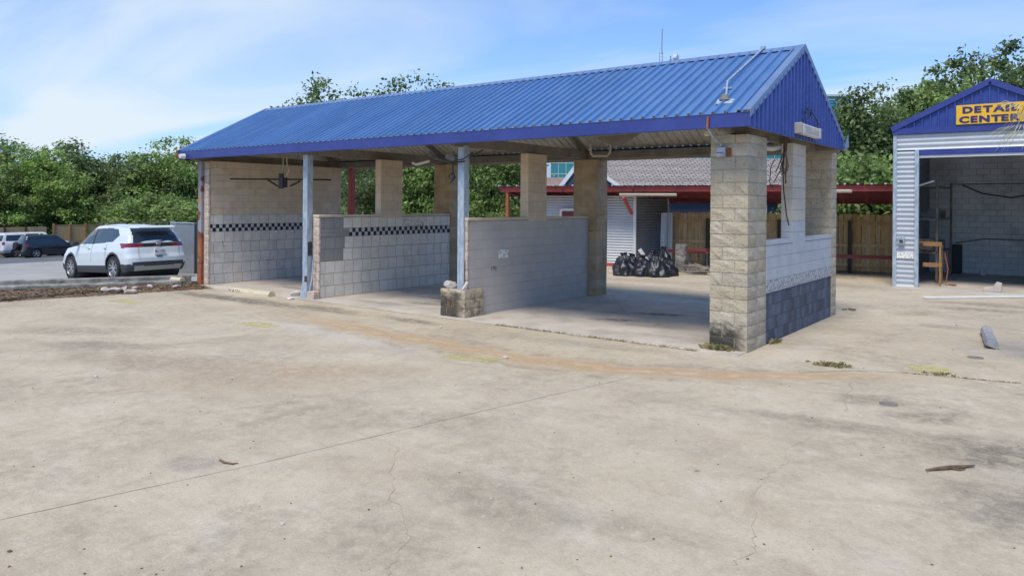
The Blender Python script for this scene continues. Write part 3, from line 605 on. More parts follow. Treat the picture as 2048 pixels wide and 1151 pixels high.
# ---- partition walls
def running(parent, name, X0, X1, y0, y1, z0, rows, ch, bl, m, gap=.005, skip=None, off0=0, bev=.003, matf=None):
    for i in range(rows):
        y = y0 - (bl/2 if (i + off0) % 2 else 0)
        while y < y1 - .02:
            a, c_ = max(y, y0), min(y + bl, y1)
            if c_ - a > .03 and not (skip and skip(a, c_, z0 + i*ch)):
                block(name, parent, X0, X1, a, c_, z0 + i*ch, z0 + (i+1)*ch, matf(a, c_, z0+i*ch) if matf else m, 0, gap=gap, bev=bev)
            y += bl
def wall_end(parent, x0, x1, z1, y0=-.035):
    n = int(z1 / CH)
    for i in range(n): block('end_block', parent, x0, x1, y0, y0 + .06, i*z1/n, (i+1)*z1/n, rubble_m, .010, gap=.006)
def tiled_wall(Xf, y1, thick, label, m, paint=None, zt=2.0):
    core = B().box(Xf - thick, Xf - .012, .03, y1, -.1, zt - .07).build('partition_wall', grout_m, WB); core['label'] = label
    t = .293; TS = .0105
    rows = [(i*t + .0, t) for i in range(5)]; zc_ = 5*t; rows.append((zc_ + .2, zt - .07 - zc_ - .2))
    for i, (z, h) in enumerate(rows):
        y = 0.0 - (t * .55 if i % 2 else 0.12)
        while y < y1 - .02:
            a, c_ = max(y, 0.0), min(y + t, y1)
            if c_ - a > .04:
                mm = tilepaint_m if (paint and (a + c_)/2 < paint[0] and z > paint[1]) else m
                block('wall_tile', core, Xf - TS - .002, Xf, a, c_, z + (.015 if i == 0 else 0), z + h, mm, 0, gap=.009, bev=.0015)
            y += t
    bw = B(); bb = B(); bp = B(); k0 = 0; s = .1
    for r_ in range(2):
        k = 0; y = 0.0
        while y < y1 - .03:
            y2 = min(y + s, y1); tgt = bb if (k + r_) % 2 else bw
            if paint and y < paint[0] - .03: tgt = bp
            tgt.box(Xf - TS, Xf, y + .003, y2 - .003, zc_ + r_*s + .003, zc_ + (r_+1)*s - .003); k += 1; y += s
    for q, nm, mm in ((bw, 'white_mosaic', tilew_m), (bb, 'black_mosaic', tileb_m), (bp, 'painted_mosaic', tilepaint_m)):
        if q.v: tag(q.build(nm, mm, core), kind='stuff')
    return core
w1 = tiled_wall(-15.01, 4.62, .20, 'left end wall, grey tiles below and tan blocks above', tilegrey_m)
running(w1, 'tan_block', -15.21, -15.012, .03, 4.62, 1.93, 8, .186, .405, tan_m)
B().box(-15.195, -15.03, .04, 4.6, 1.92, 3.40).build('wall_core', mortar_m, w1)
for i in range(17): block('end_block', w1, -15.22, -15.0, -.035, .026, i*.2, (i+1)*.2, rubble_m, .010, gap=.006)
w2 = tiled_wall(-10.28, 4.62, .20, 'middle partition wall of white tiles with a checkered band and a grey painted corner', tile_m, paint=(.86, .84))
wall_end(w2, -10.49, -10.27, 1.93)
def cap(parent, x0, x1, segs, z0, z1):
    for a, c_ in segs:
        n = max(1, round((c_ - a) / .4))
        for i in range(n): block('cap_block', parent, x0, x1, a + (c_-a)*i/n, a + (c_-a)*(i+1)/n, z0, z1, tan_m, 0, gap=.006, bev=.006)
cap(w2, -10.50, -10.262, [(-.04, 1.92), (2.72, 4.61)], 1.935, 2.0)
# scribbled writing on the tiles
scr_m = mat('faded_marker_scribble', (.16, .16, .17), .8)
b = B()
def scribble(b, pts, r_, X):
    b.tube([(X + .004, y, z) for y, z in pts], r_, 4)
def on2(u, v): q = onx(u, v, -10.28); return (q.y, q.z)
Z2 = [[(820,441),(812,438),(807,444),(812,450),(818,446),(818,453),(810,456)], [(827,440),(836,441),(828,450),(838,450)], [(826,456),(836,455),(838,448)], [(840,455),(841,447)], [(842,456),(847,446),(843,443),(850,455)]]
for ln_ in Z2: scribble(b, [on2(u, v) for u, v in ln_], .005, -10.28)
b.build('scribble', scr_m, w2)
b = B()
for ln_ in [[(808,440),(806,452)], [(700,516),(702,524)], [(448,482),(446,494),(449,496)]]:
    pass
# hook on left wall
q1 = onx(445, 481, -15.0); b.tube([(-14.99, q1.y, q1.z), (-14.97, q1.y, q1.z-.1), (-14.95, q1.y+.02, q1.z-.16), (-14.93, q1.y+.07, q1.z-.13)], .01, 6); b.build('hook', dksteel_m, w1)
# soot mark above the boom on the left wall
# grey painted block wall
w3 = B().box(-5.86, -5.672, .03, 4.62, -.1, 1.93).build('partition_wall', gpaint_m, WB); w3['label'] = 'right partition wall of smooth grey painted blocks'
running(w3, 'painted_block', -5.86, -5.66, .03, 4.62, .0, 10, .193, .405, gpaint_m, gap=.003, bev=.002)
for i in range(7): block('end_block', w3, -5.88, -5.655, -.035, .026, .56+i*.196, .56+(i+1)*.196, rubble_m, .010, gap=.006)
cap(w3, -5.89, -5.642, [(-.04, 2.01), (2.76, 4.61)], 1.935, 2.0)
q1 = onx(1010, 505, -5.66); B().box(-5.664, -5.652, q1.y-.2, q1.y+.12, q1.z-.11, q1.z+.07).build('patch_plate', patchwhite_m, w3, bevel=.002)
b = B()
for u0, v0 in ((984, 535),):
    q = [onx(u, v, -5.655) for u, v in [(984,541),(984,534),(988,532),(989,539),(991,532),(993,533),(993,541)]]; b.tube(q, .006, 4)
b.build('scratch', brown_m, w3)
b = B(); q = onx(1178, 461, -5.44); b.tube([q, q + Vector((.02, -.05, 0)), q + Vector((.14, -.06, .0))], .012, 6); b.build('hook', redrust_m, w3)

# ---- right side wall (blue-grey, worn band, navy wainscot)
w4 = B().box(-.21, -.016, .87, 4.95, -.1, 1.62).build('side_wall', grout_m, WB); w4['label'] = 'painted side wall, pale blue-grey above, worn band, navy scored blocks below'
yA, yB = .885, 4.945
nb = 26
for i in range(4):                                  # navy scored blocks
    for k in range(nb): block('scored_block', w4, -.21, -.001, yA + (yB-yA)*k/nb, yA + (yB-yA)*(k+1)/nb, i*.21, (i+1)*.21, navy_m, 0, gap=.012, bev=.008)
for k in range(10): block('worn_block', w4, -.21, .004, yA + (yB-yA)*k/10, yA + (yB-yA)*(k+1)/10, .84, 1.04, wornband_m, .010, gap=.001)
for i in range(3):
    y = yA - (.2 if i % 2 else 0)
    while y < yB - .02:
        a, c_ = max(y, yA), min(y + .405, yB)
        if c_ - a > .03: block('painted_block', w4, -.21, 0, a, c_, 1.042 + i*.193, 1.042 + (i+1)*.193, blpaint_m, 0, gap=.0035, bev=.003)
        y += .405
for a, c_ in ((yA, 2.27), (3.08, yB)):
    n = 4
    for i in range(n): block('cap_block', w4, -.215, .006, a + (c_-a)*i/n, a + (c_-a)*(i+1)/n, 1.625, 1.70, blpaint_m, 0, gap=.003, bev=.006)
core = B().box(-.198, -.012, 2.29, 3.06, 1.61, H0-.002).build('wall_pier', mortar_m, WB); core['label'] = 'pale smooth block pier on the blue-grey side wall, painted grey at its foot'
n_ = 9; hh = (H0 - 1.61) / n_
for i in range(n_):
    mm = blpaint_m if i < 2 else pale_m
    cuts = [2.28, 2.67, 3.07] if i % 2 else [2.28, 2.48, 2.87, 3.07]
    for a, c_ in zip(cuts[:-1], cuts[1:]): block('smooth_block', core, -.21, 0, a, c_, 1.61+i*hh, 1.61+(i+1)*hh, mm, 0)

# ---- stub pier of split-face block under the second blue post
sp = B().box(-6.24, -5.62, -.15, .42, -.05, .555).build('stub_pier', mortar_m, WB); sp['label'] = 'short mouldy split-face block pier carrying the second blue post'
for i in range(3):
    z0, z1 = i*.19, (i+1)*.19; xs_ = [-6.26, -6.05, -5.6] if i == 2 else [-6.26, -5.99 if i else -6.1, -5.6]
    if i == 1:
        for a, c_ in ((-6.26, -6.08), (-5.87, -5.6)): block('pier_block', sp, a, c_, -.17, .14, z0, z1, pier_m, .016, gap=.014)
    else:
        for a, c_ in zip(xs_[:-1], xs_[1:]): block('pier_block', sp, a, c_, -.17, .14, z0, z1, pier_m, .016, gap=.014)

    block('pier_block', sp, -6.26, -5.93, .14, .44, z0, z1, pier_m, .016, gap=.014); block('pier_block', sp, -5.93, -5.6, .14, .44, z0, z1, pier_m, .016, gap=.014)
b = B().box(-6.075, -5.875, -.165, -.05, .195, .375); b.build('inset_plate', brown_m, sp, bevel=.004)
B().box(-5.99, -5.965, -.175, -.16, .23, .34).build('slot', trim_m, sp)
tag(link('broken_block', rock_mesh('broken_block', .16, .13, .13, stone_m, 77, 2, .1), None, loc=(-6.12, .0, .55), rot=(0, 0, .3)), 'broken pale block lying on top of the stub pier beside the post', 'block')

# ---- posts
def post(x, y, z0, z1, s, m, name, label, extra=None):
    o = B().box(x-s/2, x+s/2, y-s/2, y+s/2, z0, z1).build(name, m, WB, bevel=.008); o['label'] = label; return o
p1 = post(-10.62, -.09, .02, 3.45, .17, galv_m, 'steel_post', 'dented blue-grey galvanised post before the tiled wall')
B().add([(-10.75,-.2,.0),(-10.5,-.2,.0),(-10.5,.02,.0),(-10.75,.02,.0),(-10.71,-.18,.36),(-10.53,-.18,.36),(-10.53,.0,.36),(-10.71,.0,.36)], [(0,3,2,1),(4,5,6,7),(0,1,5,4),(1,2,6,5),(2,3,7,6),(3,0,4,7)]).build('torn_base', galv_m, p1)
B().box(-10.62, -10.53, -.178, -.168, .40, .54).build('hole', trim_m, p1); B().box(-10.537, -10.529, -.15, -.03, 1.02, 1.35).build('hole', trim_m, p1)
p2 = post(-5.80, -.0, .56, 3.45, .17, galv_m, 'steel_post', 'blue-grey galvanised post on the stub pier')
B().box(-5.717, -5.708, -.05, .05, .72, 1.12).build('hole', trim_m, p2)
p0_ = post(-15.33, -.02, 0, 3.42, .17, rust_m, 'steel_post', 'rust-streaked red and grey post at the front left corner')
B().box(-15.42, -15.24, -.11, .07, .0, .55).build('rust_sleeve', redrust_m, p0_, bevel=.006)
p4 = post(-14.88, 4.95, 0, 3.4, .17, red_m, 'steel_post', 'dark red post at the rear left corner')
for y0_, lab in ((-.18, ''), ):
    B().tube([(-10.44, -.2, .03), (-10.38, -.14, .5), (-10.36, -.12, .95)], .018, 8).build('conduit', galv_m, p1)
B().tube([(-5.70, -.12, .58), (-5.62, -.06, .72)], .022, 8).build('stub_pipe', white_m, sp)

# ---- roof
XL, XR = -15.47, .19; YF, YB_ = -.52, 5.0; YR = 2.24; ZE, ZR_ = 3.665, 5.09
roof = B().box(XL + .3, XR - .3, YR-.03, YR+.03, ZR_-.26, ZR_-.16).build('roof', dksteel_m, WB)
roof['label'] = 'blue ribbed metal gable roof'
RIB = .1975
def rib_profile(x0, nr):   # list of (x, h)
    pr = [(x0, 0)]
    for i in range(nr):
        c = x0 + RIB * (i + .5); pr += [(c-.036, 0), (c-.017, .040), (c+.017, .040), (c+.036, 0)]
    pr.append((x0 + RIB*nr, 0)); return pr
def slope_panel(x0, nr, ya, za, yb, zb):
    b = B(); pr = rib_profile(x0, nr); n = len(pr); d = Vector((0, yb-ya, zb-za)).normalized(); nn = Vector((0, -d.z, d.y))
    if nn.z < 0: nn = -nn
    for t in (0, .004):
        for (y, z) in ((ya, za), (yb, zb)):
            for x, h in pr: b.v.append(tuple(Vector((x, y, z)) + nn * (h - t)))
    for i in range(n-1):
        b.f.append((i, i+1, n+i+1, n+i)); b.mi.append(0)
        b.f.append((2*n+i, 3*n+i, 3*n+i+1, 2*n+i+1)); b.mi.append(1)
        b.f.append((i, 2*n+i, 2*n+i+1, i+1)); b.mi.append(0)
    me = bpy.data.meshes.new('roof_panel'); me.from_pydata(b.v, [], b.f); me.materials.append(roof_m); me.materials.append(liner_m); me.polygons.foreach_set('material_index', b.mi)
    return me
NP = 20; per = 4; wP = RIB*per
x0 = XR - .06 - wP*20
XL = x0 + .02
m1 = slope_panel(0, per, YF, ZE, YR, ZR_); m2 = slope_panel(0, per, YB_, ZE-.01, YR, ZR_)
for i in range(NP):
    link('roof_panel', m1, roof, loc=(x0 + i*wP, 0, random.uniform(-.001, .001))); link('roof_panel', m2, roof, loc=(x0 + i*wP, 0, 0))
# ridge cap
s1 = (ZR_-ZE)/(YR-YF)
b = B(); wc = .15; b.prism([(YR-wc, ZR_ - wc*s1 + .034), (YR, ZR_+.045), (YR+wc, ZR_ - wc*s1 + .034), (YR+wc, ZR_ - wc*s1 + .026), (YR, ZR_+.036), (YR-wc, ZR_ - wc*s1 + .026)], x0-.03, XR+.01, 'X'); b.build('ridge_cap', cap_m, roof)
# rake trims
for xa, nm in ((XR-.10, 0), (x0-.06, 1)):
    b = B()
    b.prism([(YF-.02, ZE+.036), (YR, ZR_+.052), (YR, ZR_+.042), (YF-.02, ZE+.026)], xa, xa+.12, 'X'); b.prism([(YR, ZR_+.052), (YB_+.02, ZE+.03), (YB_+.02, ZE+.02), (YR, ZR_+.042)], xa, xa+.12, 'X')
    xf = xa + .12 if nm == 0 else xa - .006
    b.prism([(YF-.02, ZE+.036), (YR, ZR_+.052), (YR, ZR_-.075), (YF-.02, ZE-.085)], xf, xf+.006, 'X'); b.prism([(YR, ZR_+.052), (YB_+.02, ZE+.03), (YB_+.02, ZE-.09), (YR, ZR_-.075)], xf, xf+.006, 'X')
    b.build('rake_trim', cap_m, roof)
# fascia boards
b = B().box(x0-.04, XR+.02, YF+.01, YF+.025, 3.455, ZE-.002); b.box(x0-.04, XR+.02, YF+.026, YF+.08, 3.452, 3.464); b.build('front_fascia', fascia_m, roof)
B().box(x0-.04, XR+.02, YB_-.025, YB_-.01, 3.455, ZE-.002).build('rear_fascia', fascia_m, roof)
# gable ends
def zroof(y): return (ZE + (y-YF)*s1 if y < YR else ZE + (YB_-y)*(ZR_-ZE)/(YB_-YR)) - .03
for X, sg in ((XR, 1), (x0-.05, -1)):
    g0 = B().box(X-.03 if sg > 0 else X+.01, X-.01 if sg > 0 else X+.03, YF+.03, YB_-.03, 3.44, 3.475).build('gable', ltsteel_m, WB); g0['label'] = 'deep blue ribbed gable end' + (' facing right' if sg > 0 else ' facing left')
    ys_ = []; y = YF + .03
    npan = 7; wg = (YB_ - YF - .06)/npan; ribs = 4; rw = wg/ribs
    for k in range(npan):
        b = B(); pts = []
        for j in range(ribs):
            a = YF + .03 + k*wg + j*rw
            pts += [(a, 0), (a+rw*.5, 0), (a+rw*.6, .03), (a+rw*.82, .03), (a+rw*.92, 0)]
        pts.append((YF+.03+(k+1)*wg, 0))
        if YF+.03+k*wg < YR < YF+.03+(k+1)*wg:
            pts.append((YR, .0)); pts.sort()
        n = len(pts)
        for yy, h in pts: b.v.append((X + sg*h, yy, 3.475 - .035))
        for yy, h in pts: b.v.append((X + sg*h, yy, max(zroof(yy), 3.45)))
        for i in range(n-1): b.f.append((i, i+1, n+i+1, n+i)); b.mi.append(0)
        b.build('gable_panel', gable_m, g0)
    B().prism([(YF+.03, 3.44), (YB_-.03, 3.44), (YB_-.03, 3.5), (YR, ZR_-.12), (YF+.03, 3.5)], X-sg*.03, X-sg*.024, 'X').build('backing', liner_m, g0)
# hidden-side framing
fr = B()
fr.box(x0+.02, XR-.05, YF+.085, YF+.145, 3.47, 3.64); fr.build('eave_channel', ltsteel_m, roof)
B().box(x0+.02, XR-.05, 4.66, 4.82, 3.42, 3.60).build('rear_beam', dksteel_m, roof)
B().box(x0+.02, XR-.05, 4.90, 4.96, 3.38, 3.60).build('rear_channel', ltsteel_m, roof)
for yy in (.45, 1.35, 3.1, 4.0):
    z = zroof(yy) - .06
    B().box(x0+.1, XR-.1, yy-.03, yy+.03, z-.10, z-.004).build('purlin', dksteel_m, roof)
for xx in (-15.3, -10.56, -5.78, -.3):
    B().beam((xx, YF+.15, 3.52), (xx, 4.65, 3.52), .10, .21).build('cross_beam', dksteel_m, roof)
    b = B(); b.beam((xx, YF+.2, 3.50), (xx, YR, ZR_-.24), .08, .14); b.beam((xx, 4.8, 3.50), (xx, YR, ZR_-.24), .08, .14); b.build('rafter', dksteel_m, roof)
# light under-eave soffit panel and hanging torn sheet
b = B().add([(-2.9,-.2,3.5),(-2.1,-.2,3.5),(-2.0,.3,3.52),(-2.45,.25,3.28),(-2.95,.3,3.5)], [(0,1,2,3,4)]); b.build('torn_sheet', dksteel_m, roof)
# boom rig in left bay
bm_ = thing('wash_boom', 'dark overhead boom arm with bracket hanging in the left tiled bay', 'boom', (-12.4, 1.3, 3.5))
q0 = at(460, 354, 19.9); q1 = at(662, 362, 20.1); q0.z = q1.z = 2.9
cB = at(572, 366, 20.0)
b = B().tube([q0, q1], .022, 8); b.build('boom_pipe', wire_m, bm_, smooth=True)
b = B().tube([at(531,357,20), at(560,375,20), at(572,372,20)], .024, 6); b.tube([at(600,362,20), at(580,372,20)], .024, 6); b.build('brace', wire_m, bm_)
b = B().obox(at(566,365,20), (.16,.16,.26)); b.lathe([(.0,.2),(.07,.2),(.07,-.2),(0,-.2)], 12, c=at(562,362,20)); b.build('swivel', trim_m, bm_)
b = B().tube([at(565,355,20), at(566,322,20), Vector((*at(566,322,20)[:2], 3.5))], .02, 6)
b.tube([at(572,352,20), at(578,340,19.9), at(573,325,20), Vector((*at(573,325,20)[:2], 3.5))], .016, 6, 1); b.build('drop_pipe', [ltsteel_m, pvc_m], bm_)
# pipes, tangled cables under the roof
def hang(name, pts, r_, m, label, cat, par=None, n=6):
    o = B().tube(pts, r_, n).build(name, m, par, smooth=True)
    if par is None: tag(o, label, cat)
    return o
pv = thing('wash_pipe', 'cream pipes bent over the top of the brown rear pillar', 'pipe', (-5.75, 4.5, 3.4))
b = B().tube([at(1180,288,18.2), at(1181,308,18.2), at(1186,312,18.2), at(1213,312,18.2), at(1219,306,18.2), at(1221,286,18.2)], .03, 8); b.build('pipe_run', pvc_m, pv, smooth=True)
B().tube([at(1221,286,18.2), at(1221,278,18.0)], .038, 8).build('coupling', pvc_m, pv)
ct = thing('cable_bundle', 'tangled black cables looping under the roof by the second blue post', 'cable', (-6.3, .4, 3.45))
for pts in ([(845,302,15),(870,318,15),(900,324,15),(925,318,14.9),(945,306,14.8)], [(858,302,15),(880,322,15),(905,326,15),(930,322,14.9)], [(905,325,15.2),(906,345,15.2),(902,352,15.2),(908,347,15.2),(910,355,15.2),(900,366,15.2)], [(938,316,14.7),(955,305,14.6),(966,300,14.6)]):
    B().tube([at(*q) for q in pts], .013, 5).build('cable', wire_m, ct, smooth=True)
ring_ = [at(903 + 5*math.cos(t), 352 + 6*math.sin(t), 15.2) for t in [k*math.pi/6 for k in range(13)]]
B().tube(ring_, .010, 5).build('cable', wire_m, ct, smooth=True)
b = B().obox(at(903,315,15.3), (.22,.15,.1), (0,.3,.2)); b.lathe([(0,.05),(.05,.05),(.06,-.04),(0,-.04)], 12, c=at(903,308,15.2)); b.build('junction', dksteel_m, ct)
tr_ = hang('fluorescent_tray', [at(824,325,18.5), at(832,329,18.5), at(858,322,18.2)], .035, white_m, 'bent white lamp tray hanging under the roof above the tiled wall', 'lamp tray')
# gable lamp, cable, vines
LX = .235
fl = thing('gable_lamp', 'damaged white fluorescent lamp box on the blue gable', 'lamp', (LX, 2.5, 3.62))
a0 = onx(1596, 256, LX+.05); a1 = onx(1634, 268, LX+.05)
b = B().beam(a0, a1, .12, .17); b.build('housing', white_m, fl, bevel=.012)
for f_ in (0, 1): 
    e_ = a0.lerp(a1, f_); B().obox(e_, (.13,.06,.19)).build('end_cap', ltsteel_m, fl, bevel=.01)
B().beam(a0.lerp(a1,.12)+Vector((.066,0,0)), a0.lerp(a1,.88)+Vector((.066,0,0)), .006, .12).build('lens', lamplens_m, fl)
for pts in ([(1614,217),(1609,226),(1622,224),(1630,236),(1635,247),(1634,262)], [(1612,217),(1622,220),(1619,234),(1606,241)]):
    B().tube([onx(u, v, LX+.03) for u, v in pts], .012, 6).build('cord', wire_m, fl, smooth=True)
vn = thing('hanging_wires', 'bundle of brown loose wires hanging below the gable', 'wires', (.05, 1.6, 3.44))
for k in range(9):
    u0 = 1568 + random.uniform(-3, 7); pts = [(u0, 278), (u0 - random.uniform(-2, 4), 300), (u0 - random.uniform(-3, 14), 318 + random.uniform(-4, 25)), (u0 - random.uniform(-3, 22), 340 + random.uniform(-5, 28))]
    B().tube([onx(u, v, .03 - k*.01) for u, v in pts], .009, 5).build('wire', brown_m, vn, smooth=True)
B().tube([onx(u, v, .02) for u, v in [(1570,280),(1565,330),(1567,380),(1573,430),(1578,450)]], .011, 5).build('wire', wire_m, vn, smooth=True)
B().tube([onx(u, v, -.1) for u, v in [(1549,318),(1541,335),(1539,365),(1545,375)]], .008, 5).build('wire', wire_m, vn, smooth=True)
hang('eave_pipe', [(-.35,1.15,3.33),(-.2,1.2,3.26),(-.12,1.45,3.25),(-.1,1.8,3.3)], .045, pvc_m, 'fat cream pipe bend under the gable beside the hanging wires', 'pipe', n=10)
# conduit on the roof
rc = thing('roof_conduit', 'bright metal conduit running down the blue roof from the ridge to a flashed outlet', 'conduit', (-.6, .6, 4.1))
def rf(u, v, lift=.05):   # point on the front slope
    r_ = FW + RT*((u-1024)/F) + Vector((0,0,-(v-(409.06+.007*(u-1024)))/F)); nrm = Vector((0,-s1,1)); t = (Vector((0,YR,ZR_)) - CAM).dot(nrm)/r_.dot(nrm); return CAM + r_*t + Vector((0,-lift*.4,lift))
B().tube([rf(1526,103,.06), rf(1490,137,.06), rf(1455,171,.07), rf(1454,176,.06), rf(1452,198,.05)], .017, 8).build('tube', galv_m, rc, smooth=True)
B().obox(rf(1449,205,.012), (.26,.2,.012), (math.atan(s1),0,.2)).build('flashing', galv_m, rc)
b = B().lathe([(0,.09),(.05,.09),(.07,.03),(.09,0)], 12, c=rf(1448,202,.01)); b.build('boot', dksteel_m, rc, smooth=True)
B().obox(rf(1525,103,.06), (.08,.06,.05)).build('ridge_clamp', galv_m, rc)
B().obox(rf(1454,180,.03), (.14,.03,.03), (0,0,.2)).build('strap', galv_m, rc)
# box and conduit on the front pillar
eb = thing('junction_box', 'small rusty grey junction box with conduit on the front pillar', 'junction box', (-.43, -.02, 3.1))
a0 = ony(1441, 304, -.06); B().box(a0.x-.075, a0.x+.075, -.10, -.012, a0.z-.075, a0.z+.075).build('box', galv_m, eb, bevel=.01); 
b = B(); b.box(a0.x-.055, a0.x+.055, -.106, -.1, a0.z-.02, a0.z-.005); b.build('red_label', red_m, eb)
B().tube([(a0.x-.02, YF-.01, ZE-.03), (a0.x-.03, YF-.02, 3.46)], .02, 8).build('conduit', redrust_m, eb, smooth=True)
B().tube([(a0.x-.03, YF-.02, 3.46), (a0.x-.01, -.3, 3.3), (a0.x, -.08, 3.26), (a0.x, -.06, a0.z+.07)], .016, 8).build('conduit', galv_m, eb, smooth=True)
B().box(a0.x+.08, a0.x+.15, -.03, -.015, a0.z-.075, a0.z+.06).build('stain_plate', redrust_m, eb)
b = B().obox(ony(1414, 266, .0), (.09,.12,.1)); tag(b.build('conduit_elbow', pvc_m, bevel=.02), 'white elbow fitting at the top left of the front pillar', 'fitting')
# flood lamp on left fascia corner
q = Vector((x0+.28, YF-.1, 3.53)); fl2 = thing('flood_lamp', 'old twin flood lamp on the left end of the blue fascia', 'lamp', q)
B().obox(q, (.10,.14,.10), (.3,0,.4)).build('lamp_body', ltsteel_m, fl2, bevel=.02); B().lathe([(.0,-.06),(.05,-.06),(.075,.06),(0,.065)], 14, axis='Y', c=(q.x+.12, q.y-.03, q.z-.02)).build('lamp_head', white_m, fl2, smooth=True); B().lathe([(.0,-.06),(.05,-.06),(.07,.05),(0,.055)], 14, axis='X', c=(q.x-.08, q.y-.05, q.z)).build('lamp_head', redrust_m, fl2, smooth=True)
# rear bracket at right eave
B().add([(XR+.03,YB_+.02,3.52),(XR+.10,YB_+.04,3.78),(XR+.11,YB_+.06,3.5),(XR+.04,YB_+.05,3.42)], [(0,1,2,3)]).build('loose_flashing', cap_m, roof)

# ------------------------------------------------------------------ things lying round the bays
def wheelstop(name, a, b_, wd, ht, m, label, group=None, wr=None):
    a = Vector(a); b_ = Vector(b_); d = b_-a; L_ = d.length; n = 10; prof = [(-wd/2, 0), (-wd/2, ht*.45), (-wd*.3, ht), (wd*.3, ht), (wd/2, ht*.45), (wd/2, 0)] if not wr else [(-wd*.35, 0), (-wd*.5, ht*.45), (-wd*.33, ht*.86), (wd*.0, ht*1.0), (wd*.33, ht*.86), (wd*.5, ht*.45)]; bb = B(); vs = []; fs = []
    for i in range(n+1):
        for y, z in prof: vs.append((L_*i/n - L_/2 + random.uniform(-.01,.01)*(0<i<n), y + random.uniform(-.006,.006), max(0, z - random.uniform(0, .012)*(z > 0))))
    for i in range(n):
        for k in range(6): fs.append((i*6+k, i*6+(k+1)%6, (i+1)*6+(k+1)%6, (i+1)*6+k))
    fs += [tuple(range(6)), tuple(range(n*6+5, n*6-1, -1))]; bb.add(vs, fs)
    o = bb.build(name, m); o.location = (a+b_)/2; o.rotation_euler = (0,0,math.atan2(d.y, d.x)); tag(o, label, 'wheel stop', group); return o
ws = wheelstop('wheel_stop', gp(464,584), gp(545,593), .2, .13, cream_m, 'cream painted concrete wheel stop with purple scribble before the left bay', 'loose concrete wheel stops')
b = B(); purple_m = mat('purple_spray', (.10, .07, .15), .8)
for j, pts in enumerate([[(-.78,.03),(-.74,.09),(-.70,.04),(-.66,.09)], [(-.6,.03),(-.58,.09),(-.54,.06),(-.6,.05)], [(-.5,.03),(-.48,.09),(-.44,.04),(-.42,.09),(-.38,.04)], [(-.34,.09),(-.34,.05)]]):
    b.tube([(x, -.098 + (z-.06)*.25*(z > .06) , z) for x, z in pts], .012, 4)
b.build('scribble', purple_m, ws, world=False)
wheelstop('wheel_stop', gp(1986,698), gp(1974,667), .19, .15, greystop_m, 'short rounded grey concrete piece lying at the right edge of the pavement', 'loose concrete wheel stops', 1)
wheelstop('wheel_stop', at(334,560,20.9), at(366,561,20.5), .17, .10, cream_m, 'cream stop block on the kerb beneath the white car', 'loose concrete wheel stops')
for i, (u, v, s, lab, m) in enumerate([(598,592,(.22,.17,.10),'flat broken concrete piece leaning on the foot of the first blue post',stone_m), (583,598,(.12,.06,.03),'thin white flake of concrete before the first blue post',white_m)]):
    p = gp(u, v); tag(link('broken_concrete', rock_mesh('broken_concrete', *s, m, 60+i, 2, .1), None, loc=(p.x, p.y, 0), rot=(0,0,.4)), lab, 'concrete piece')
tag(B().box(-10.48, -10.22, -.22, -.04, .0, .19).build('loose_block', rubble_m, bevel=.015), 'loose pinkish block at the foot of the tiled wall end', 'block')

# ------------------------------------------------------------------ DETAIL CENTER shed
DY = 12.4; DX0, DXP, DX1 = -.17, 2.18, 4.53
DC = thing('detail_building', 'silver corrugated building with a blue gable and yellow DETAIL CENTER sign', 'building', (2.2, 15.5, 0))
DB = 18.9; DH = 4.35
def corr_sheet(name, x0, x1, z0, z1, Y, pitch, depth, m, par, axis='h', n_per=4, plane='y', sg=-1, thick=.004):
    """corrugated sheet, ribs horizontal ('h') or vertical ('v'), facing -Y (plane y) or +/-X (plane x)"""
    b = B(); a0, a1 = (z0, z1) if axis == 'h' else (x0, x1); n = int(round((a1-a0)/pitch*n_per)); pts = []
    for i in range(n+1):
        t = a0 + (a1-a0)*i/n; pts.append((t, depth*(.5+.5*math.cos(2*math.pi*(t-a0)/pitch))))
    def P_(s, t, h):
        x, z = (s, t) if axis == 'h' else (t, s); return (x, Y + sg*h, z) if plane == 'y' else (Y + sg*h, x, z)
    s0, s1_ = (x0, x1) if axis == 'h' else (z0, z1)
    for t, h in pts: b.v += [P_(s0, t, h), P_(s1_, t, h)]
    for i in range(n): b.f.append((2*i, 2*i+1, 2*i+3, 2*i+2)); b.mi.append(0)
    o = b.build(name, m, par); 
    for p_ in o.data.polygons: p_.use_smooth = True
    return o
dpx0, dpx1 = .42, 3.95; dz = 3.84
corr_sheet('wall_sheet', DX0+.10, dpx0-.03, .02, dz+.02, DY, .135, .034, cor_m, DC, 'h')
corr_sheet('wall_sheet', DX0+.10, DXP+.3, dz+.06, DH, DY, .135, .034, cor_m, DC, 'h')
corr_sheet('wall_sheet', DXP+.3, DX1-.1, dz+.06, DH, DY, .135, .034, cor_m, DC, 'h')
corr_sheet('wall_sheet', dpx1+.03, DX1-.10, .02, dz+.02, DY, .135, .034, cor_m, DC, 'h')
for x in (DX0, DX1-.10): B().box(x, x+.10, DY-.055, DY+.05, 0, DH).build('corner_trim', galv_m, DC, bevel=.004)
for x in (dpx0-.03, dpx1-.08): B().box(x, x+.10, DY-.07, DY+.06, 0, dz+.06).build('door_jamb', galv_m, DC, bevel=.004)
b = B().box(dpx0+.07, dpx1-.08, DY-.03, DY+.06, dz-.10, dz+.05); b.build('door_header', fascia_m, DC)
b = B().box(dpx0+.07, dpx1-.08, DY-.0, DY+.05, dz-.17, dz-.102); b.build('door_rail', white_m, DC)
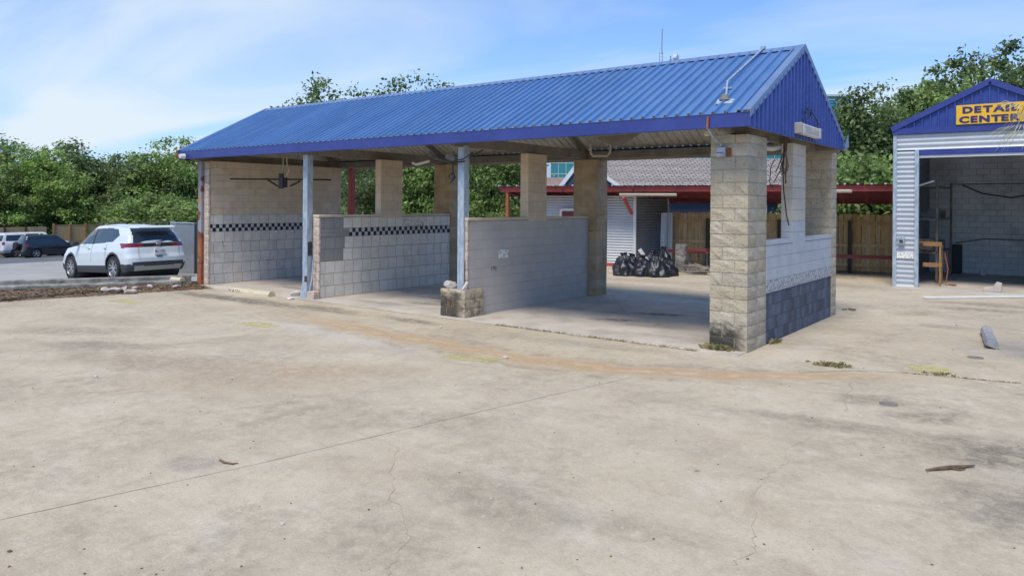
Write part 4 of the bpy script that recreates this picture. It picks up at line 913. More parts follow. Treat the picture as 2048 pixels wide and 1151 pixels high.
# side walls, back wall of blocks, roof
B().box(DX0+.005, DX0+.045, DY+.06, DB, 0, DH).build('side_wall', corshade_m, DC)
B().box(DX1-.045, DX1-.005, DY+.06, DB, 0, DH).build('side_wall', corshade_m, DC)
bwl = B().box(DX0+.05, DX1-.05, DB-.2, DB, 0, DH).build('back_wall', grout_m, DC)
for i in range(21):
    x = DX0 + .05 - (.2 if i % 2 else 0)
    while x < DX1 - .06:
        a, c_ = max(x, DX0+.05), min(x+.405, DX1-.05)
        if c_ - a > .03: block('back_block', bwl, a, c_, DB-.26, DB-.202, i*.2, (i+1)*.2, dkwall_m, 0, gap=.006, bev=.004)
        x += .405
tag(B().box(DX0+.06, DX1-.06, DY+.07, DB-.27, -.1, .018).build('shed_floor', slab_m), kind='structure')
dr = B().box(DXP-.04, DXP+.04, DY+.1, DB, 5.45, 5.6).build('roof', dksteel_m, DC); dr['label'] = 'shallow blue metal roof'
DE, DP = 4.57, 5.74; sl = (DP-DE)/(DXP-DX0)
for sgn in (-1, 1):
    xe = DX0-.04 if sgn < 0 else DX1+.04
    b = B(); npn = 9
    for k in range(npn):
        y0_ = DY-.08 + k*(DB-DY+.2)/npn; y1_ = y0_ + (DB-DY+.2)/npn; bb = B()
        bb.add([(xe, y0_, DE-.02), (DXP, y0_, DP), (DXP, y1_, DP), (xe, y1_, DE-.02), (xe, y0_, DE-.05), (DXP, y0_, DP-.03), (DXP, y1_, DP-.03), (xe, y1_, DE-.05)], [(0,1,2,3),(7,6,5,4),(0,4,5,1),(3,2,6,7),(0,3,7,4)])
        yy = (y0_+y1_)/2; bb.beam((xe, yy, DE), (DXP, yy, DP+.02), .05, .04); bb.build('roof_panel', roof_m, dr)
    b = B(); b.beam((xe, DY-.10, DE-.075), (DXP+.0*sgn, DY-.10, DP-.07), .03, .15, 0, (0,0,1)); b.build('rake_trim', fascia_m, dr)
b = B().box(DX0-.02, DX1+.02, DY-.09, DY-.05, DH, DH+.17); b.build('eave_band', fascia_m, DC)
# board-and-batten gable
gb = B().prism([(DX0, DH+.17), (DX1, DH+.17), (DX1, DE-.1), (DXP, DP-.1), (DX0, DE-.1)], DY-.03, DY-.02, 'Y').build('gable', gable_m, DC)
x = DX0 + .14; k = 0
while x < DX1 - .1:
    zt_ = DP - .13 - abs(x-DXP)*sl
    if zt_ - DH > .22: B().box(x-.018, x+.018, DY-.08, DY-.031, DH+.172, zt_).build('batten', gable_m, gb)
    x += .2
sgn_ = thing('detail_sign', 'yellow sign reading DETAIL CENTER in dark blue letters on the gable', 'sign', (2.3, DY-.1, 4.78))
B().box(1.40, 3.12, DY-.125, DY-.098, 4.54, 5.065).build('sign_board', yellow_m, sgn_, bevel=.003)
def text(s, x, z, size, sx, par, m, name='letter', Y=0, off=.012, rot=(R(90),0,0), ext=.004, world=True):
    xx = x
    for ch in s:
        cu = bpy.data.curves.new('t', 'FONT'); cu.body = ch; cu.size = size; cu.extrude = ext; cu.offset = off; cu.resolution_u = 3
        to = bpy.data.objects.new('t', cu); col.objects.link(to); dg = bpy.context.evaluated_depsgraph_get(); me = bpy.data.meshes.new_from_object(to.evaluated_get(dg)); bpy.data.objects.remove(to)
        wch = max([v.co.x for v in me.vertices] or [0]) ; mn = min([v.co.x for v in me.vertices] or [0])
        me.materials.clear(); me.materials.append(m)
        o = link(name, me, par, world); o.scale = (sx, 1, 1); o.location = (xx - mn*sx, Y, z); o.rotation_euler = rot
        xx += (wch - mn)*sx + size*(.13 if ch != 'T' else .02)
    return xx
text('DETA', 1.55, 4.845, .235, 1.42, sgn_, signblue_m, Y=DY-.13); 
text('i', 2.53, 4.845, .235, 1.5, sgn_, signblue_m, Y=DY-.13, off=.018); text('L', 2.66, 4.845, .235, 1.42, sgn_, signblue_m, Y=DY-.13)
text('CENTER', 1.47, 4.585, .235, 1.42, sgn_, signblue_m, Y=DY-.13)
# electric box and patch
eb2 = thing('meter_box', 'small dark grey switch box on the silver corner panel by the door', 'switch box', (.05, DY-.06, 1.33))
B().box(-.02, .15, DY-.14, DY-.052, 1.22, 1.42).build('box', galv_m, eb2, bevel=.008); B().box(.02, .11, DY-.15, DY-.14, 1.26, 1.35).build('switch', trim_m, eb2); B().tube([(.1,DY-.08,1.42),(.1,DY-.08,1.46),(-.04,DY-.08,1.46)], .012, 6).build('conduit', galv_m, eb2)
B().box(-.06, .40, DY-.056, DY-.047, .82, .98).build('patch_plate', patchwhite_m, DC)
# interior
sh_ = thing('sawhorse', 'orange lumber stand just inside the detail building doorway', 'stand', (.72, 13.6, 0))
for k, (x, z, y) in enumerate([(.58,1.22,13.1),(.58,.62,13.1)]): B().box(.50, .98, y-.02, y+.02, z-.06, z+.06).build('rail', lumber_m, sh_)
for x, y in ((.96,13.1),(.90,13.9)): B().box(x-.045, x+.0, y-.04, y+.04, 0.018, 1.15).build('leg', lumber_m, sh_)
B().beam((.94,13.12,.60), (.90,13.9,.60), .04, .09).build('rail', lumber_m, sh_); B().beam((.94,13.12,1.1), (.90,13.9,1.1), .04, .09).build('rail', lumber_m, sh_)
B().beam((.50,13.14,1.25), (.50,14.0,1.25), .3, .03).build('shelf', lumber_m, sh_)
rk = thing('storage_rack', 'dark cluttered shelf rack along the left inside wall of the detail building', 'rack', (.4, 15.5, 0))
for z in (.9, 1.9, 2.9): B().box(.0, .75, 14.0, 17.2, z, z+.03).build('shelf', oldlum_m, rk)
for y in (14.0, 17.1): B().box(.70, .76, y, y+.06, 0, 3.1).build('upright', oldlum_m, rk); 
B().beam((.15,13.4,2.85),(.72,13.5,3.05),.03,.05).build('loose_board', white_m, rk)
for k in range(7):
    y = 14.2 + k*.42; B().box(.12, .5+random.uniform(0,.15), y, y+random.uniform(.2,.35), 1.93 if k%2 else .93, (1.93 if k%2 else .93)+random.uniform(.12,.4)).build('carton', oldlum_m, rk)
pip = thing('wall_hose', 'dark cable drooping across the back wall of the detail building', 'hose', (2, DB-.3, 2.9))
B().tube([(.9,DB-.3,3.05),(1.5,DB-.32,2.75),(2.3,DB-.32,2.62),(3.2,DB-.32,2.78),(4.2,DB-.3,3.1)], .02, 6).build('hose', wire_m, pip, smooth=True); B().tube([(.6,DB-.3,3.08),(4.3,DB-.3,3.08)], .015, 6).build('rail', dksteel_m, pip)
hang('wall_pipe', [(.7,DB-.3,1.05),(1.6,DB-.3,1.22),(4.3,DB-.3,1.18)], .02, dksteel_m, 'grey pipe running low across the back wall of the detail building', 'pipe')
tag(B().box(.62, .92, 18.2, 18.5, 0.018, 1.0).build('bin', trim_m, bevel=.03), 'dark bin standing in the back left corner of the detail building', 'bin')
b = B().lathe([(0,.0),(.09,0),(.11,.08),(.06,.16),(0,.17)], 12, c=(1.55,18.0,.02)); tag(b.build('white_pail', white_m, smooth=True), 'small white pail on the floor at the back of the detail building', 'pail')
b = B().tube([(1.0,13.5,.95),(1.1,13.4,.5),(1.05,13.3,.06),(1.25,13.2,.05),(1.3,13.5,.05),(1.1,13.55,.05)], .015, 5); tag(b.build('loose_hose', redrust_m, smooth=True), 'tangled red hose on the floor beside the lumber stand', 'hose')
bx = tag(B().add([(0,0,0),(.42,0,0),(.42,.2,0),(0,.2,0),(0,0,.10),(.22,0,.13),(.42,0,.24),(.42,.2,.24),(.22,.2,.13),(0,.2,.10),(.3,0,.27),(.3,.2,.27)], [(0,3,2,1),(0,1,6,10,5,4),(3,9,8,11,7,2),(4,5,8,9),(5,10,11,8),(10,6,7,11),(1,2,7,6),(0,4,9,3)]).build('broken_block', stone_m, bevel=.01), 'pale L-shaped broken block on the threshold of the detail building', 'block'); bx.location = (2.05, 12.35, .022)
a0 = gp(1848, 597); a1 = gp(2120, 594)
b = B().beam(a0 + Vector((0,0,.03)), a1 + Vector((0,0,.03)), .12, .05); tag(b.build('white_gutter', white_m, bevel=.01), 'long white metal channel lying on the concrete before the detail building', 'channel')

# ------------------------------------------------------------------ red canopy, grey shed, fence behind
CA = thing('red_canopy', 'dark red steel canopy with a galvanised roof edge behind the wash bays', 'canopy', (-7, 14, 0))
cA = Vector((-13.75, 11.35, 0)); cB_ = Vector((-.22, 13.88, 0)); cd_ = (cB_-cA).normalized(); cn = Vector((-cd_.y, cd_.x, 0)); cL = (cB_-cA).length; ZC = 2.95
def cpt(s, t, z): q = cA + cd_*s + cn*t; return Vector((q.x, q.y, z))
def cbox(b, s0, s1_, t0, t1, z0, z1, mi=0):
    return b.add([cpt(s0,t0,z0),cpt(s1_,t0,z0),cpt(s1_,t1,z0),cpt(s0,t1,z0),cpt(s0,t0,z1),cpt(s1_,t0,z1),cpt(s1_,t1,z1),cpt(s0,t1,z1)], [(0,3,2,1),(4,5,6,7),(0,1,5,4),(1,2,6,5),(2,3,7,6),(3,0,4,7)], mi)
cbox(B(), 0, cL, 0, .06, ZC-.19, ZC).build('front_beam', red_m, CA)
CD = 4.3; ZB = 2.5
n_ = int(cL/.76)
for k in range(n_+1):
    s0 = -.15 + k*.76; s1_ = min(s0+.75, cL-.02)
    if s1_ <= s0+.1: break
    b = B(); b.add([cpt(s0,-.12,ZC+.025), cpt(s1_,-.12,ZC+.025), cpt(s1_,CD,ZB+.05), cpt(s0,CD,ZB+.05), cpt(s0,-.12,ZC+.012), cpt(s1_,-.12,ZC+.012), cpt(s1_,CD,ZB+.037), cpt(s0,CD,ZB+.037)], [(0,1,2,3)], 0)
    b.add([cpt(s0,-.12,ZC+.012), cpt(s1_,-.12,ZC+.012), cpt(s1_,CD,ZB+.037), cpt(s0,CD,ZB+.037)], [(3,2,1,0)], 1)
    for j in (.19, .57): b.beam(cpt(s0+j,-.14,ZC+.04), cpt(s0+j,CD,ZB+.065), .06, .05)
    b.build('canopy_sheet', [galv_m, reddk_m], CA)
for t in (1.1, 2.2, 3.3): 
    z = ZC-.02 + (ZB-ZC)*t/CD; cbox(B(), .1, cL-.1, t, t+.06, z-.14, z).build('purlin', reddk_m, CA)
cbox(B(), 0, cL, CD-.06, CD, ZB-.12, ZB+.03).build('rear_beam', red_m, CA)
for s_, t_ in ((.25, .03), (8.35, .03), (.3, CD-.1), (5, CD-.1), (8.6, CD-.1)):
    cbox(B(), s_, s_+.12, t_, t_+.12, 0, (ZC if t_ < 1 else ZB)-.15).build('post', redrust_m if s_ < .27 else red_m, CA, bevel=.006)
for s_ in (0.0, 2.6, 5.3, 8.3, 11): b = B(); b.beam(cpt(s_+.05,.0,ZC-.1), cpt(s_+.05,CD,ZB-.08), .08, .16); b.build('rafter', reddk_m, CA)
qa = at(1247,394,26); qb = at(1264,428,26.4); B().beam(qa, qb, .09, .09).build('brace', red_m, CA)
for u0, u1, v, zz_, lab in ((1239,1353,388,25.4,'long white fluorescent tube fixture under the canopy before the grey shed'), (1649,1703,381,22.8,'short white fluorescent fixture under the canopy left of the detail building')):
    a, c_ = at(u0, v, zz_), at(u1, v, zz_-.55); c_.z = a.z; t_ = thing('tube_light', lab, 'light', (a+c_)/2, 0, 'tube lights under the canopy')
    B().beam(a, c_, .16, .05).build('housing', pvc_m, t_, bevel=.008); B().tube([a-Vector((0,0,.04)), c_-Vector((0,0,.04))], .025, 8).build('tube', white_m, t_)
tl = B().lathe([(0,.05),(.06,.04),(.08,0),(.06,-.03),(0,-.04)], 14, c=at(1032,395,29.5)); tag(tl.build('twin_bulb_lamp', white_m, smooth=True), 'small white lamp under the left end of the red canopy', 'lamp')
# corrugated shed under the canopy
SC = Vector((-8.95, 13.33, 0)); sdv = Vector((-.972, -.235, 0)); sbv = (Vector((-8.75, 15.6, 0)) - SC).normalized()
GS = thing('storage_shed', 'grey horizontally corrugated shed with white corner trim under the red canopy', 'shed', (-11, 14, 0))
def qsheet(b, p0, dv, L_, z0, z1, nv, pitch=.1, dep=.028, npp=4):
    n = int((z1-z0)/pitch*npp); vs = []
    for i in range(n+1):
        z = z0 + (z1-z0)*i/n; h = dep*(.5+.5*math.cos(2*math.pi*(z-z0)/pitch)); a = p0 + nv*h; vs += [(a.x, a.y, z), (a.x+dv.x*L_, a.y+dv.y*L_, z)]
    b.add(vs, [(2*i, 2*i+1, 2*i+3, 2*i+2) for i in range(n)]); return b
nf = Vector((sdv.y, -sdv.x, 0)); nf = nf if nf.y < 0 else -nf; nsd = Vector((sbv.y, -sbv.x, 0)); nsd = nsd if nsd.x > 0 else -nsd
shedL = 4.25
for s0, s1_ in ((0.06, 1.05), (1.9, 3.0), (3.0, shedL)): qsheet(B(), SC + sdv*s0, sdv, s1_-s0, .12, 2.62, nf).build('wall_sheet', cor_m, GS)
qsheet(B(), SC + sdv*1.05, sdv, .85, 2.1, 2.62, nf).build('wall_sheet', cor_m, GS)
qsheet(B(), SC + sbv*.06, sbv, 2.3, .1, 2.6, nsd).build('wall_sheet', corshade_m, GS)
for p_ in (SC, SC + sdv*shedL, SC + sbv*2.36): B().obox((p_.x, p_.y, 1.3), (.1,.1,2.62), (0,0,.23)).build('corner_trim', white_m, GS)
B().beam(SC + Vector((0,0,.06)) + nf*.03, SC + sdv*shedL + Vector((0,0,.06)) + nf*.03, .06, .14).build('base_rail', red_m, GS)
# the red door seen just left of the brown pillar
dd_u = (1125, 1152)
dl, dr_ = [ (lambda r_, P0=SC, dv=sdv: None) ] and [None, None] or (None, None)
def on_shed(u):
    r_ = FW + RT*((u-1024)/F); A_ = np.array([[r_.x, -sdv.x], [r_.y, -sdv.y]]); s = np.linalg.solve(A_, np.array([SC.x-CAM.x, SC.y-CAM.y])); return s[1]
sD0, sD1 = on_shed(1126), on_shed(1126) - .95
def sp_(s, o_, z): q = SC + sdv*s + nf*o_; return Vector((q.x, q.y, z))
ddr = B().beam(sp_(sD0,.05,1.02), sp_(sD1,.05,1.02), .05, 2.0).build('door', reddk_m, GS)
B().beam(sp_(sD0+.05,.06,.0), sp_(sD0+.05,.06,2.1), .09, .09, 0, (1,0,0)).build('door_frame', white_m, GS)
B().beam(sp_(sD0+.05,.06,2.09), sp_(sD1-.05,.06,2.09), .09, .09).build('door_frame', white_m, GS)
B().lathe([(0,.03),(.03,.02),(.03,-.02),(0,-.03)], 10, c=sp_(sD1+.12,.1,1.0)).build('handle', silver_m, ddr)
# leaning corrugated sheets
lp = thing('leaning_sheet', 'pale vertical corrugated metal sheet leaning between shed and fence', 'metal sheet', at(1333, 520, 28.2))
for k, (u0, u1, o_) in enumerate(((1321,1331,0),(1332,1345,.1))):
    a, c_ = at(u0,520,28.0+o_), at(u1,520,27.9+o_); d = (c_-a); d.z = 0; L_ = d.length; d.normalize(); nrm = Vector((d.y,-d.x,0)); b = B(); vs = []; n = int(L_/.02)
    for i in range(n+1):
        h = .02*(.5+.5*math.cos(2*math.pi*i*.02/.08)); p_ = a + d*(L_*i/n) + nrm*h; vs += [(p_.x, p_.y, .05), (p_.x - nrm.x*.12, p_.y - nrm.y*.12, 2.0-.1*k*0)]
    b.add(vs, [(2*i, 2*i+1, 2*i+3, 2*i+2) for i in range(n)]); b.build('corrugated_sheet', cor_m, lp)
# wooden fence under the canopy
FE = thing('board_fence', 'weathered brown board fence with rails behind the red canopy', 'fence', (-4, 16, 0))
f0 = Vector((-8.35, 14.85, 0)); f1 = Vector((-.25, 16.75, 0)); fd = (f1-f0).normalized(); fn = Vector((fd.y, -fd.x, 0)); fn = fn if fn.y < 0 else -fn; fL = (f1-f0).length
n_ = int(fL/.145); pk = {}
for k in range(n_):
    h = 2.02 + random.choice((0,0,.02,-.02)); key = (h, random.randrange(3))
    if key not in pk:
        w_ = .068; pk[key] = B().add([(-w_,-.01,.06),(w_,-.01,.06),(w_,.01,.06),(-w_,.01,.06),(-w_,-.01,h-.04),(w_,-.01,h-.04),(w_,.01,h-.04),(-w_,.01,h-.04),(-w_*.6,-.01,h),(w_*.6,-.01,h),(w_*.6,.01,h),(-w_*.6,.01,h)], [(0,3,2,1),(0,1,5,4),(1,2,6,5),(2,3,7,6),(3,0,4,7),(4,5,9,8),(5,6,10,9),(6,7,11,10),(7,4,8,11),(8,9,10,11)]).mesh('picket', woodfence_m)
    p_ = f0 + fd*(.07 + k*.145); link('picket', pk[key], FE, loc=(p_.x, p_.y, 0), rot=(random.uniform(-.01,.01), random.uniform(-.012,.012), math.atan2(fd.y, fd.x)))
for z, m in ((1.70, woodnew_m), (.95, woodfence_m), (.28, woodfence_m)): B().beam(f0 + fn*.035 + Vector((0,0,z)), f1 + fn*.035 + Vector((0,0,z)), .04, .09).build('rail', m, FE)
for s_ in (1.5, 4.0, 6.3): q = f0 + fd*s_ + fn*.1; B().obox((q.x, q.y, .9), (.12,.12,1.8), (0,0,.23)).build('post', post_m, FE)
q0 = f0 + fd*.2 + fn*1.0; q1 = f1 + fn*1.0; q1.x -= .1
b = B(); b.beam(q0 + Vector((0,0,.62)), q1 + Vector((0,0,.62)), .07, .12); b.build('guard_rail', reddk_m, CA)
# bin bags
def bag_mesh(seed, w_, h_, knot=True):
    r = random.Random(seed); bm = bmesh.new(); bmesh.ops.create_uvsphere(bm, u_segments=40, v_segments=26, radius=1)
    ph = [r.uniform(0, 6.28) for _ in range(8)]
    for v in bm.verts:
        z = (v.co.z + 1)/2; a = math.atan2(v.co.y, v.co.x)
        prof = np.interp(z, [0,.04,.2,.45,.7,.84,.9,.95,1], [.95,1.08,1.08,.90,.60,.34,.20,.26,.32])
        wr = 1 + .07*math.sin(5*a+ph[0]+4*z) + .05*math.sin(9*a+ph[1]-6*z) + .05*math.sin(14*a+ph[2]+9*z)*z + .04*math.sin(3*a+ph[3]+11*z)
        v.co = Vector((math.cos(a)*prof*wr*w_/2*(1.0), math.sin(a)*prof*wr*w_/2*.85, z**1.0*h_ + .02*math.sin(7*a+ph[4])*z))
        v.co.x += .12*w_*z*math.sin(ph[5]); v.co.y += .1*w_*z*math.cos(ph[6])
    from mathutils import noise as mn
    for v in bm.verts:
        p_ = v.co * 5.5 + Vector((seed, 0, 0)); k_ = mn.noise(p_) ; k2 = abs(mn.noise(p_*2.3)); rad_ = Vector((v.co.x, v.co.y, .3*(v.co.z-h_*.4)))
        if rad_.length > .02: v.co += rad_.normalized()*(k_*.10 - k2*.05)*min(1, v.co.z*8+.2)
        v.co.z = max(0, v.co.z)
    for f in bm.faces: f.smooth = True
    me = bpy.data.meshes.new('bin_bag'); bm.to_mesh(me); bm.free(); me.materials.append(bag_m); return me
for i, (u, w_, h_, zc_, lab) in enumerate([(1249,.68,.72,24.3,'leftmost black bin bag, tall, beside the brown pillar'), (1270,.55,.66,24.9,'black bin bag standing behind the gap of the two left bags'), (1284,.78,.66,24.2,'shiny round black bin bag second from the left in front'), (1313,.74,.70,24.0,'slumped black bin bag in the middle with long folds'),
        (1300,.6,.78,25.0,'black bin bag behind the middle bags next to a white board'), (1335,.70,.58,24.4,'rightmost black bin bag with a crumpled top'), (1332,.55,.88,25.1,'black bin bag heaped up behind the rightmost bag')]):
    p = at(u, 540, zc_); o = link('bin_bag', bag_mesh(i+20, w_*1.1, h_), None, loc=(p.x, p.y, 0), rot=(0,0,i*1.1)); tag(o, lab, 'bin bag', 'black bin bags behind the wash bays')
b = B().obox(at(1289,512,24.6) , (.12,.03,.55), (.0,-.6,.6)); tag(b.build('white_board', white_m), 'white board scrap sticking up among the bin bags', 'board')
# block stack, rubble and lumber
st_ = at(1362, 530, 25.6)
for k in range(5):
    m = block_mesh('grey_block', .34, .2, .19, [kerb_m, oldlum_m][k % 2], k, .012)
    o = link('loose_block', m, None, loc=(st_.x + random.uniform(-.03,.03), st_.y, k*.192), rot=(0,0,random.uniform(-.2,.2))); tag(o, ['lowest','second lowest','middle','second highest','topmost'][k] + ' grey block of the leaning stack right of the bin bags', 'block', 'stacked grey blocks')
for k, (u, v, s) in enumerate([(1222,541,.10),(1228,543,.08),(1348,528,.14),(1352,520,.12),(1346,512,.1)]):
    p = at(u, v, 25.2); p.z = max(0, p.z-.05) if k > 1 else 0
    tag(link('rubble_chunk', rock_mesh('rubble_chunk', s, s, s*.8, stone_m, 90+k), None, loc=(p.x, p.y, 0 if k < 2 else 0), rot=(0,0,k)), ['pale rubble bit left of the bin bags nearest the pillar','small pale rubble bit touching the leftmost bin bag','rubble lump at the foot of the block stack','brown rubble lump behind the block stack','rubble lump between bags and block stack'][k], 'rubble')
r = random.Random(9); lum = [(1375,542,1415,538),(1360,548,1412,546),(1372,536,1418,532),(1385,545,1424,548),(1378,528,1420,524),(1366,540,1405,529),(1390,531,1424,528),(1380,550,1422,551)]
for k, (u0, v0, u1, v1) in enumerate(lum):
    a = gp(u0, v0 + 4); c_ = gp(u1, v1 + 4); dd = 24.6 + (552 - v0)*.05; a = at(u0, 540, dd); c_ = at(u1, 540, dd - .3); a.z = .05 + .07*k*.6; c_.z = .04 + .07*((k*3) % 8)*.5
    tag(B().beam(a, c_, .1, .045).build('loose_plank', lumber_m if k == 6 else oldlum_m), ['lowest grey plank of the lumber heap by the fence','grey plank lying foremost in the lumber heap','grey plank slanting across the lumber heap','short grey plank at the right of the lumber heap','upper grey plank of the lumber heap','grey plank leaning to the left in the lumber heap','orange plank on top of the lumber heap','grey plank nearest the pillar in the lumber heap'][k], 'plank', 'planks heaped before the board fence')
hd = thing('steel_table', 'dark red steel stand with grey legs behind the plank heap', 'stand', at(1395, 530, 26.2)); hd.location.z = 0
for u in (1380, 1398, 1415): q = at(u, 500, 26.2); B().box(q.x-.03, q.x+.03, q.y-.03, q.y+.03, 0, .75).build('leg', dksteel_m, hd)
B().beam(at(1376,500,26.2)*1.0, at(1418,500,25.8)*1.0, .5, .08).build('top', reddk_m, hd)
q = gp(1752, 546); tag(link('rubble_chunk', rock_mesh('rubble_chunk', .16,.12,.09, stone_m, 120), None, loc=(q.x, q.y, 0)), 'lone rubble lump at the foot of the board fence left of the detail building', 'rubble')

# ------------------------------------------------------------------ houses and office block behind
def loc_fr(zc_, u):   # local frame facing the view: origin on the ground
    p = at(u, 500, zc_); return Vector((p.x, p.y, 0))
HS = thing('shingled_house', 'house with a big grey shingled roof and white-trimmed slate gable behind the canopy', 'house', loc_fr(38, 1400))
def hx(u, zc_): return at(u, 0, zc_)
def hp(u, dz, z): q = at(u, 400, dz); return Vector((q.x, q.y, z))
zR = 4.68; uL, uR = 1180, 1640; ze = 2.85; dF, dR, dBk = 33.5, 38, 42.5
def lerpd(u, d): # keep the same lateral offset at depth d as at ridge depth
    xc = (u-1024)/F*dR; q = CAM + FW*d + RT*xc; return q
rows = 22
rfm = B().add([tuple(Vector((*lerpd(uL,dF)[:2], ze-.03))), tuple(Vector((*lerpd(uR,dF)[:2], ze-.03))), tuple(Vector((*lerpd(uR,dR)[:2], zR-.03))), tuple(Vector((*lerpd(uL,dR)[:2], zR-.03))), tuple(Vector((*lerpd(uR,dBk)[:2], ze))), tuple(Vector((*lerpd(uL,dBk)[:2], ze)))], [(0,1,2,3),(3,2,4,5)]).build('roof', shingle_m, HS)
for k in range(rows):   # shingle courses, each lapping the one below
    t0, t1 = k/rows, (k+1)/rows; a, c_ = dF + (dR-dF)*t0, dF + (dR-dF)*t1; z0, z1 = ze + (zR-ze)*t0, ze + (zR-ze)*t1
    b = B(); x = 0; A0, A1 = lerpd(uL, a), lerpd(uR, a); C0, C1 = lerpd(uL, c_), lerpd(uR, c_); n = 34
    for j in range(n):
        f0_, f1_ = (j + .5*(k%2))/n, min(1, (j+1+.5*(k%2))/n - .004); dz = random.uniform(0, .018)
        b.add([(*A0.lerp(A1,f0_)[:2], z0+.03+dz), (*A0.lerp(A1,f1_)[:2], z0+.03+dz), (*C0.lerp(C1,f1_)[:2], z1+.006), (*C0.lerp(C1,f0_)[:2], z1+.006), (*A0.lerp(A1,f0_)[:2], z0), (*A0.lerp(A1,f1_)[:2], z0)], [(0,1,2,3),(4,5,1,0)])
    b.build('shingle_course', shingle_m, rfm)
b = B(); P4 = [lerpd(uL+8,dF+.5), lerpd(uR-8,dF+.5), lerpd(uR-8,dBk-.5), lerpd(uL+8,dBk-.5)]
b.add([(*p[:2], z) for z in (-.2, ze) for p in P4], [(0,1,5,4),(1,2,6,5),(2,3,7,6),(3,0,4,7)]); b.build('wall', housewall_m, HS)
for u in (1382, 1408, 1465): q = lerpd(u+12, dF+.42); B().obox((q.x,q.y,1.5), (.1,.04,2.6), (0,0,YAW)).build('white_post', white_m, HS)
# cross gable with white rakes
pk_ = at(1162, 320, 34); gl = at(1119, 376, 34); gr_ = at(1240, 376, 34); back = FW*3.5
gbm = B().add([gl, gr_, pk_, gl+back, gr_+back, pk_+back], [(0,1,2)]).build('cross_gable', housewall_m, HS)
B().add([gl, pk_, pk_+back, gl+back, gr_, gr_+back], [(0,1,2,3),(1,4,5,2)]).build('gable_roof', shingle_m, HS)
for a_, c_ in ((gl, pk_), (gr_, pk_)): B().beam(a_ - FW*.06 + Vector((0,0,.03)), c_ - FW*.06 + Vector((0,0,.03)), .08, .17).build('rake_board', white_m, HS)
H2 = thing('low_house', 'lower brown shingled roof left of the slate gable', 'house', loc_fr(37, 1110))
a_ = [at(1085,378,35), at(1160,378,35), at(1160,355,38), at(1085,355,38)]
b = B().add(a_, [(0,1,2,3)]); b.build('roof', shinglebr_m, H2)
B().add([(*p[:2], z) for z in (-.2, 2.9) for p in (a_[0]+FW*.3, a_[1]+FW*.3, a_[2], a_[3])], [(0,1,5,4),(1,2,6,5),(2,3,7,6),(3,0,4,7)]).build('wall', housewall_m, H2)
# glass office block
OB = thing('glass_office_block', 'distant teal glass office block with pale mullions', 'office building', loc_fr(112, 1400))
D0 = 110
def ob(u, d, z): xc = (u-1024)/F*D0; q = CAM + FW*d + RT*xc; return Vector((q.x, q.y, z))
uA, uB_ = 1101, 1700; top = at(1690, 193, D0).z
b = B(); P4 = [ob(uA,D0,0), ob(uB_,D0,0), ob(uB_,D0+25,0), ob(uA,D0+25,0)]
b.add([(*p[:2], z) for z in (-3, top) for p in P4], [(0,1,5,4),(1,2,6,5),(2,3,7,6),(3,0,4,7),(4,5,6,7)]); b.build('glass_wall', teal_m, OB)
b = B(); P4 = [ob(1093,D0-.2,0), ob(1101,D0-.2,0), ob(1101,D0+25,0), ob(1093,D0+25,0)]; b.add([(*p[:2], z) for z in (-3, top+.5) for p in P4], [(0,1,5,4),(1,2,6,5),(2,3,7,6),(3,0,4,7),(4,5,6,7)]); b.build('corner_column', concbldg_m, OB)
step = 15.4
def panes(u0, u1, z0, z1):
    u = u0
    while u < u1 - 2:
        z = z0
        while z < z1 - .1:
            c0, c1 = ob(u+.6, D0-.08, z+.06), ob(u+step-.6, D0-.08, min(z+1.55, z1)-.06)
            b = B().add([c0, (c1.x,c1.y,c0.z), c1, (c0.x,c0.y,c1.z)], [(0,1,2,3)]); b.build('window_pane', teal_m, OB); z += 1.6
        u += step
panes(1101, 1165, 3.6, 10.0); panes(1640, 1695, 11, top-.1)
b = B()
for z in np.arange(3.6, top, 1.6): b.beam(ob(uA,D0-.12,z), ob(uB_,D0-.12,z), .08, .12)
u = uA
while u < uB_: b.beam(ob(u,D0-.12,0), ob(u,D0-.12,top), .12, .08, 0, (1,0,0)); u += step
tag(b.build('mullions', mull_m, OB), kind='stuff')
B().beam(ob(uA,D0-.2,top+.1), ob(uB_,D0-.2,top+.1), .3, .3).build('parapet', mull_m, OB)
an = thing('antenna_mast', 'thin lattice antenna mast rising above the blue roof ridge', 'antenna', ob(1321, D0+5, top))
m0 = at(1321, 200, D0); tp = at(1322, 58, D0); kn = at(1321.5, 108, D0)
for s_ in (-.22, .22): B().beam(m0 + RT*s_, at(1320,105,D0) + RT*s_, .05, .05, 0, (1,0,0)).build('mast_leg', dksteel_m, an)
b = B()
for k in range(16): z = m0.lerp(kn, k/15); b.beam(z - RT*.22, z + RT*.22, .04, .04)
tag(b.build('rungs', dksteel_m, an), kind='stuff')
B().tube([kn, tp], .06, 6).build('whip', dksteel_m, an)
ds = thing('dish_antenna', 'grey drum dish antenna beside the mast on the office roof', 'dish antenna', at(1344, 190, D0))
c0 = at(1347, 116, D0)
b = B().lathe([(0,0),(.45,0),(.47,.5),(0,.52)], 18, axis='X'); o = b.build('drum', concbldg_m, ds, smooth=True); o.data.transform(Matrix.Translation(c0))
B().beam(at(1339,195,D0), at(1339,112,D0), .1, .1, 0, (1,0,0)).build('pole', dksteel_m, ds); B().beam(at(1336,121,D0), at(1345,118,D0), .08, .08).build('arm', dksteel_m, ds)
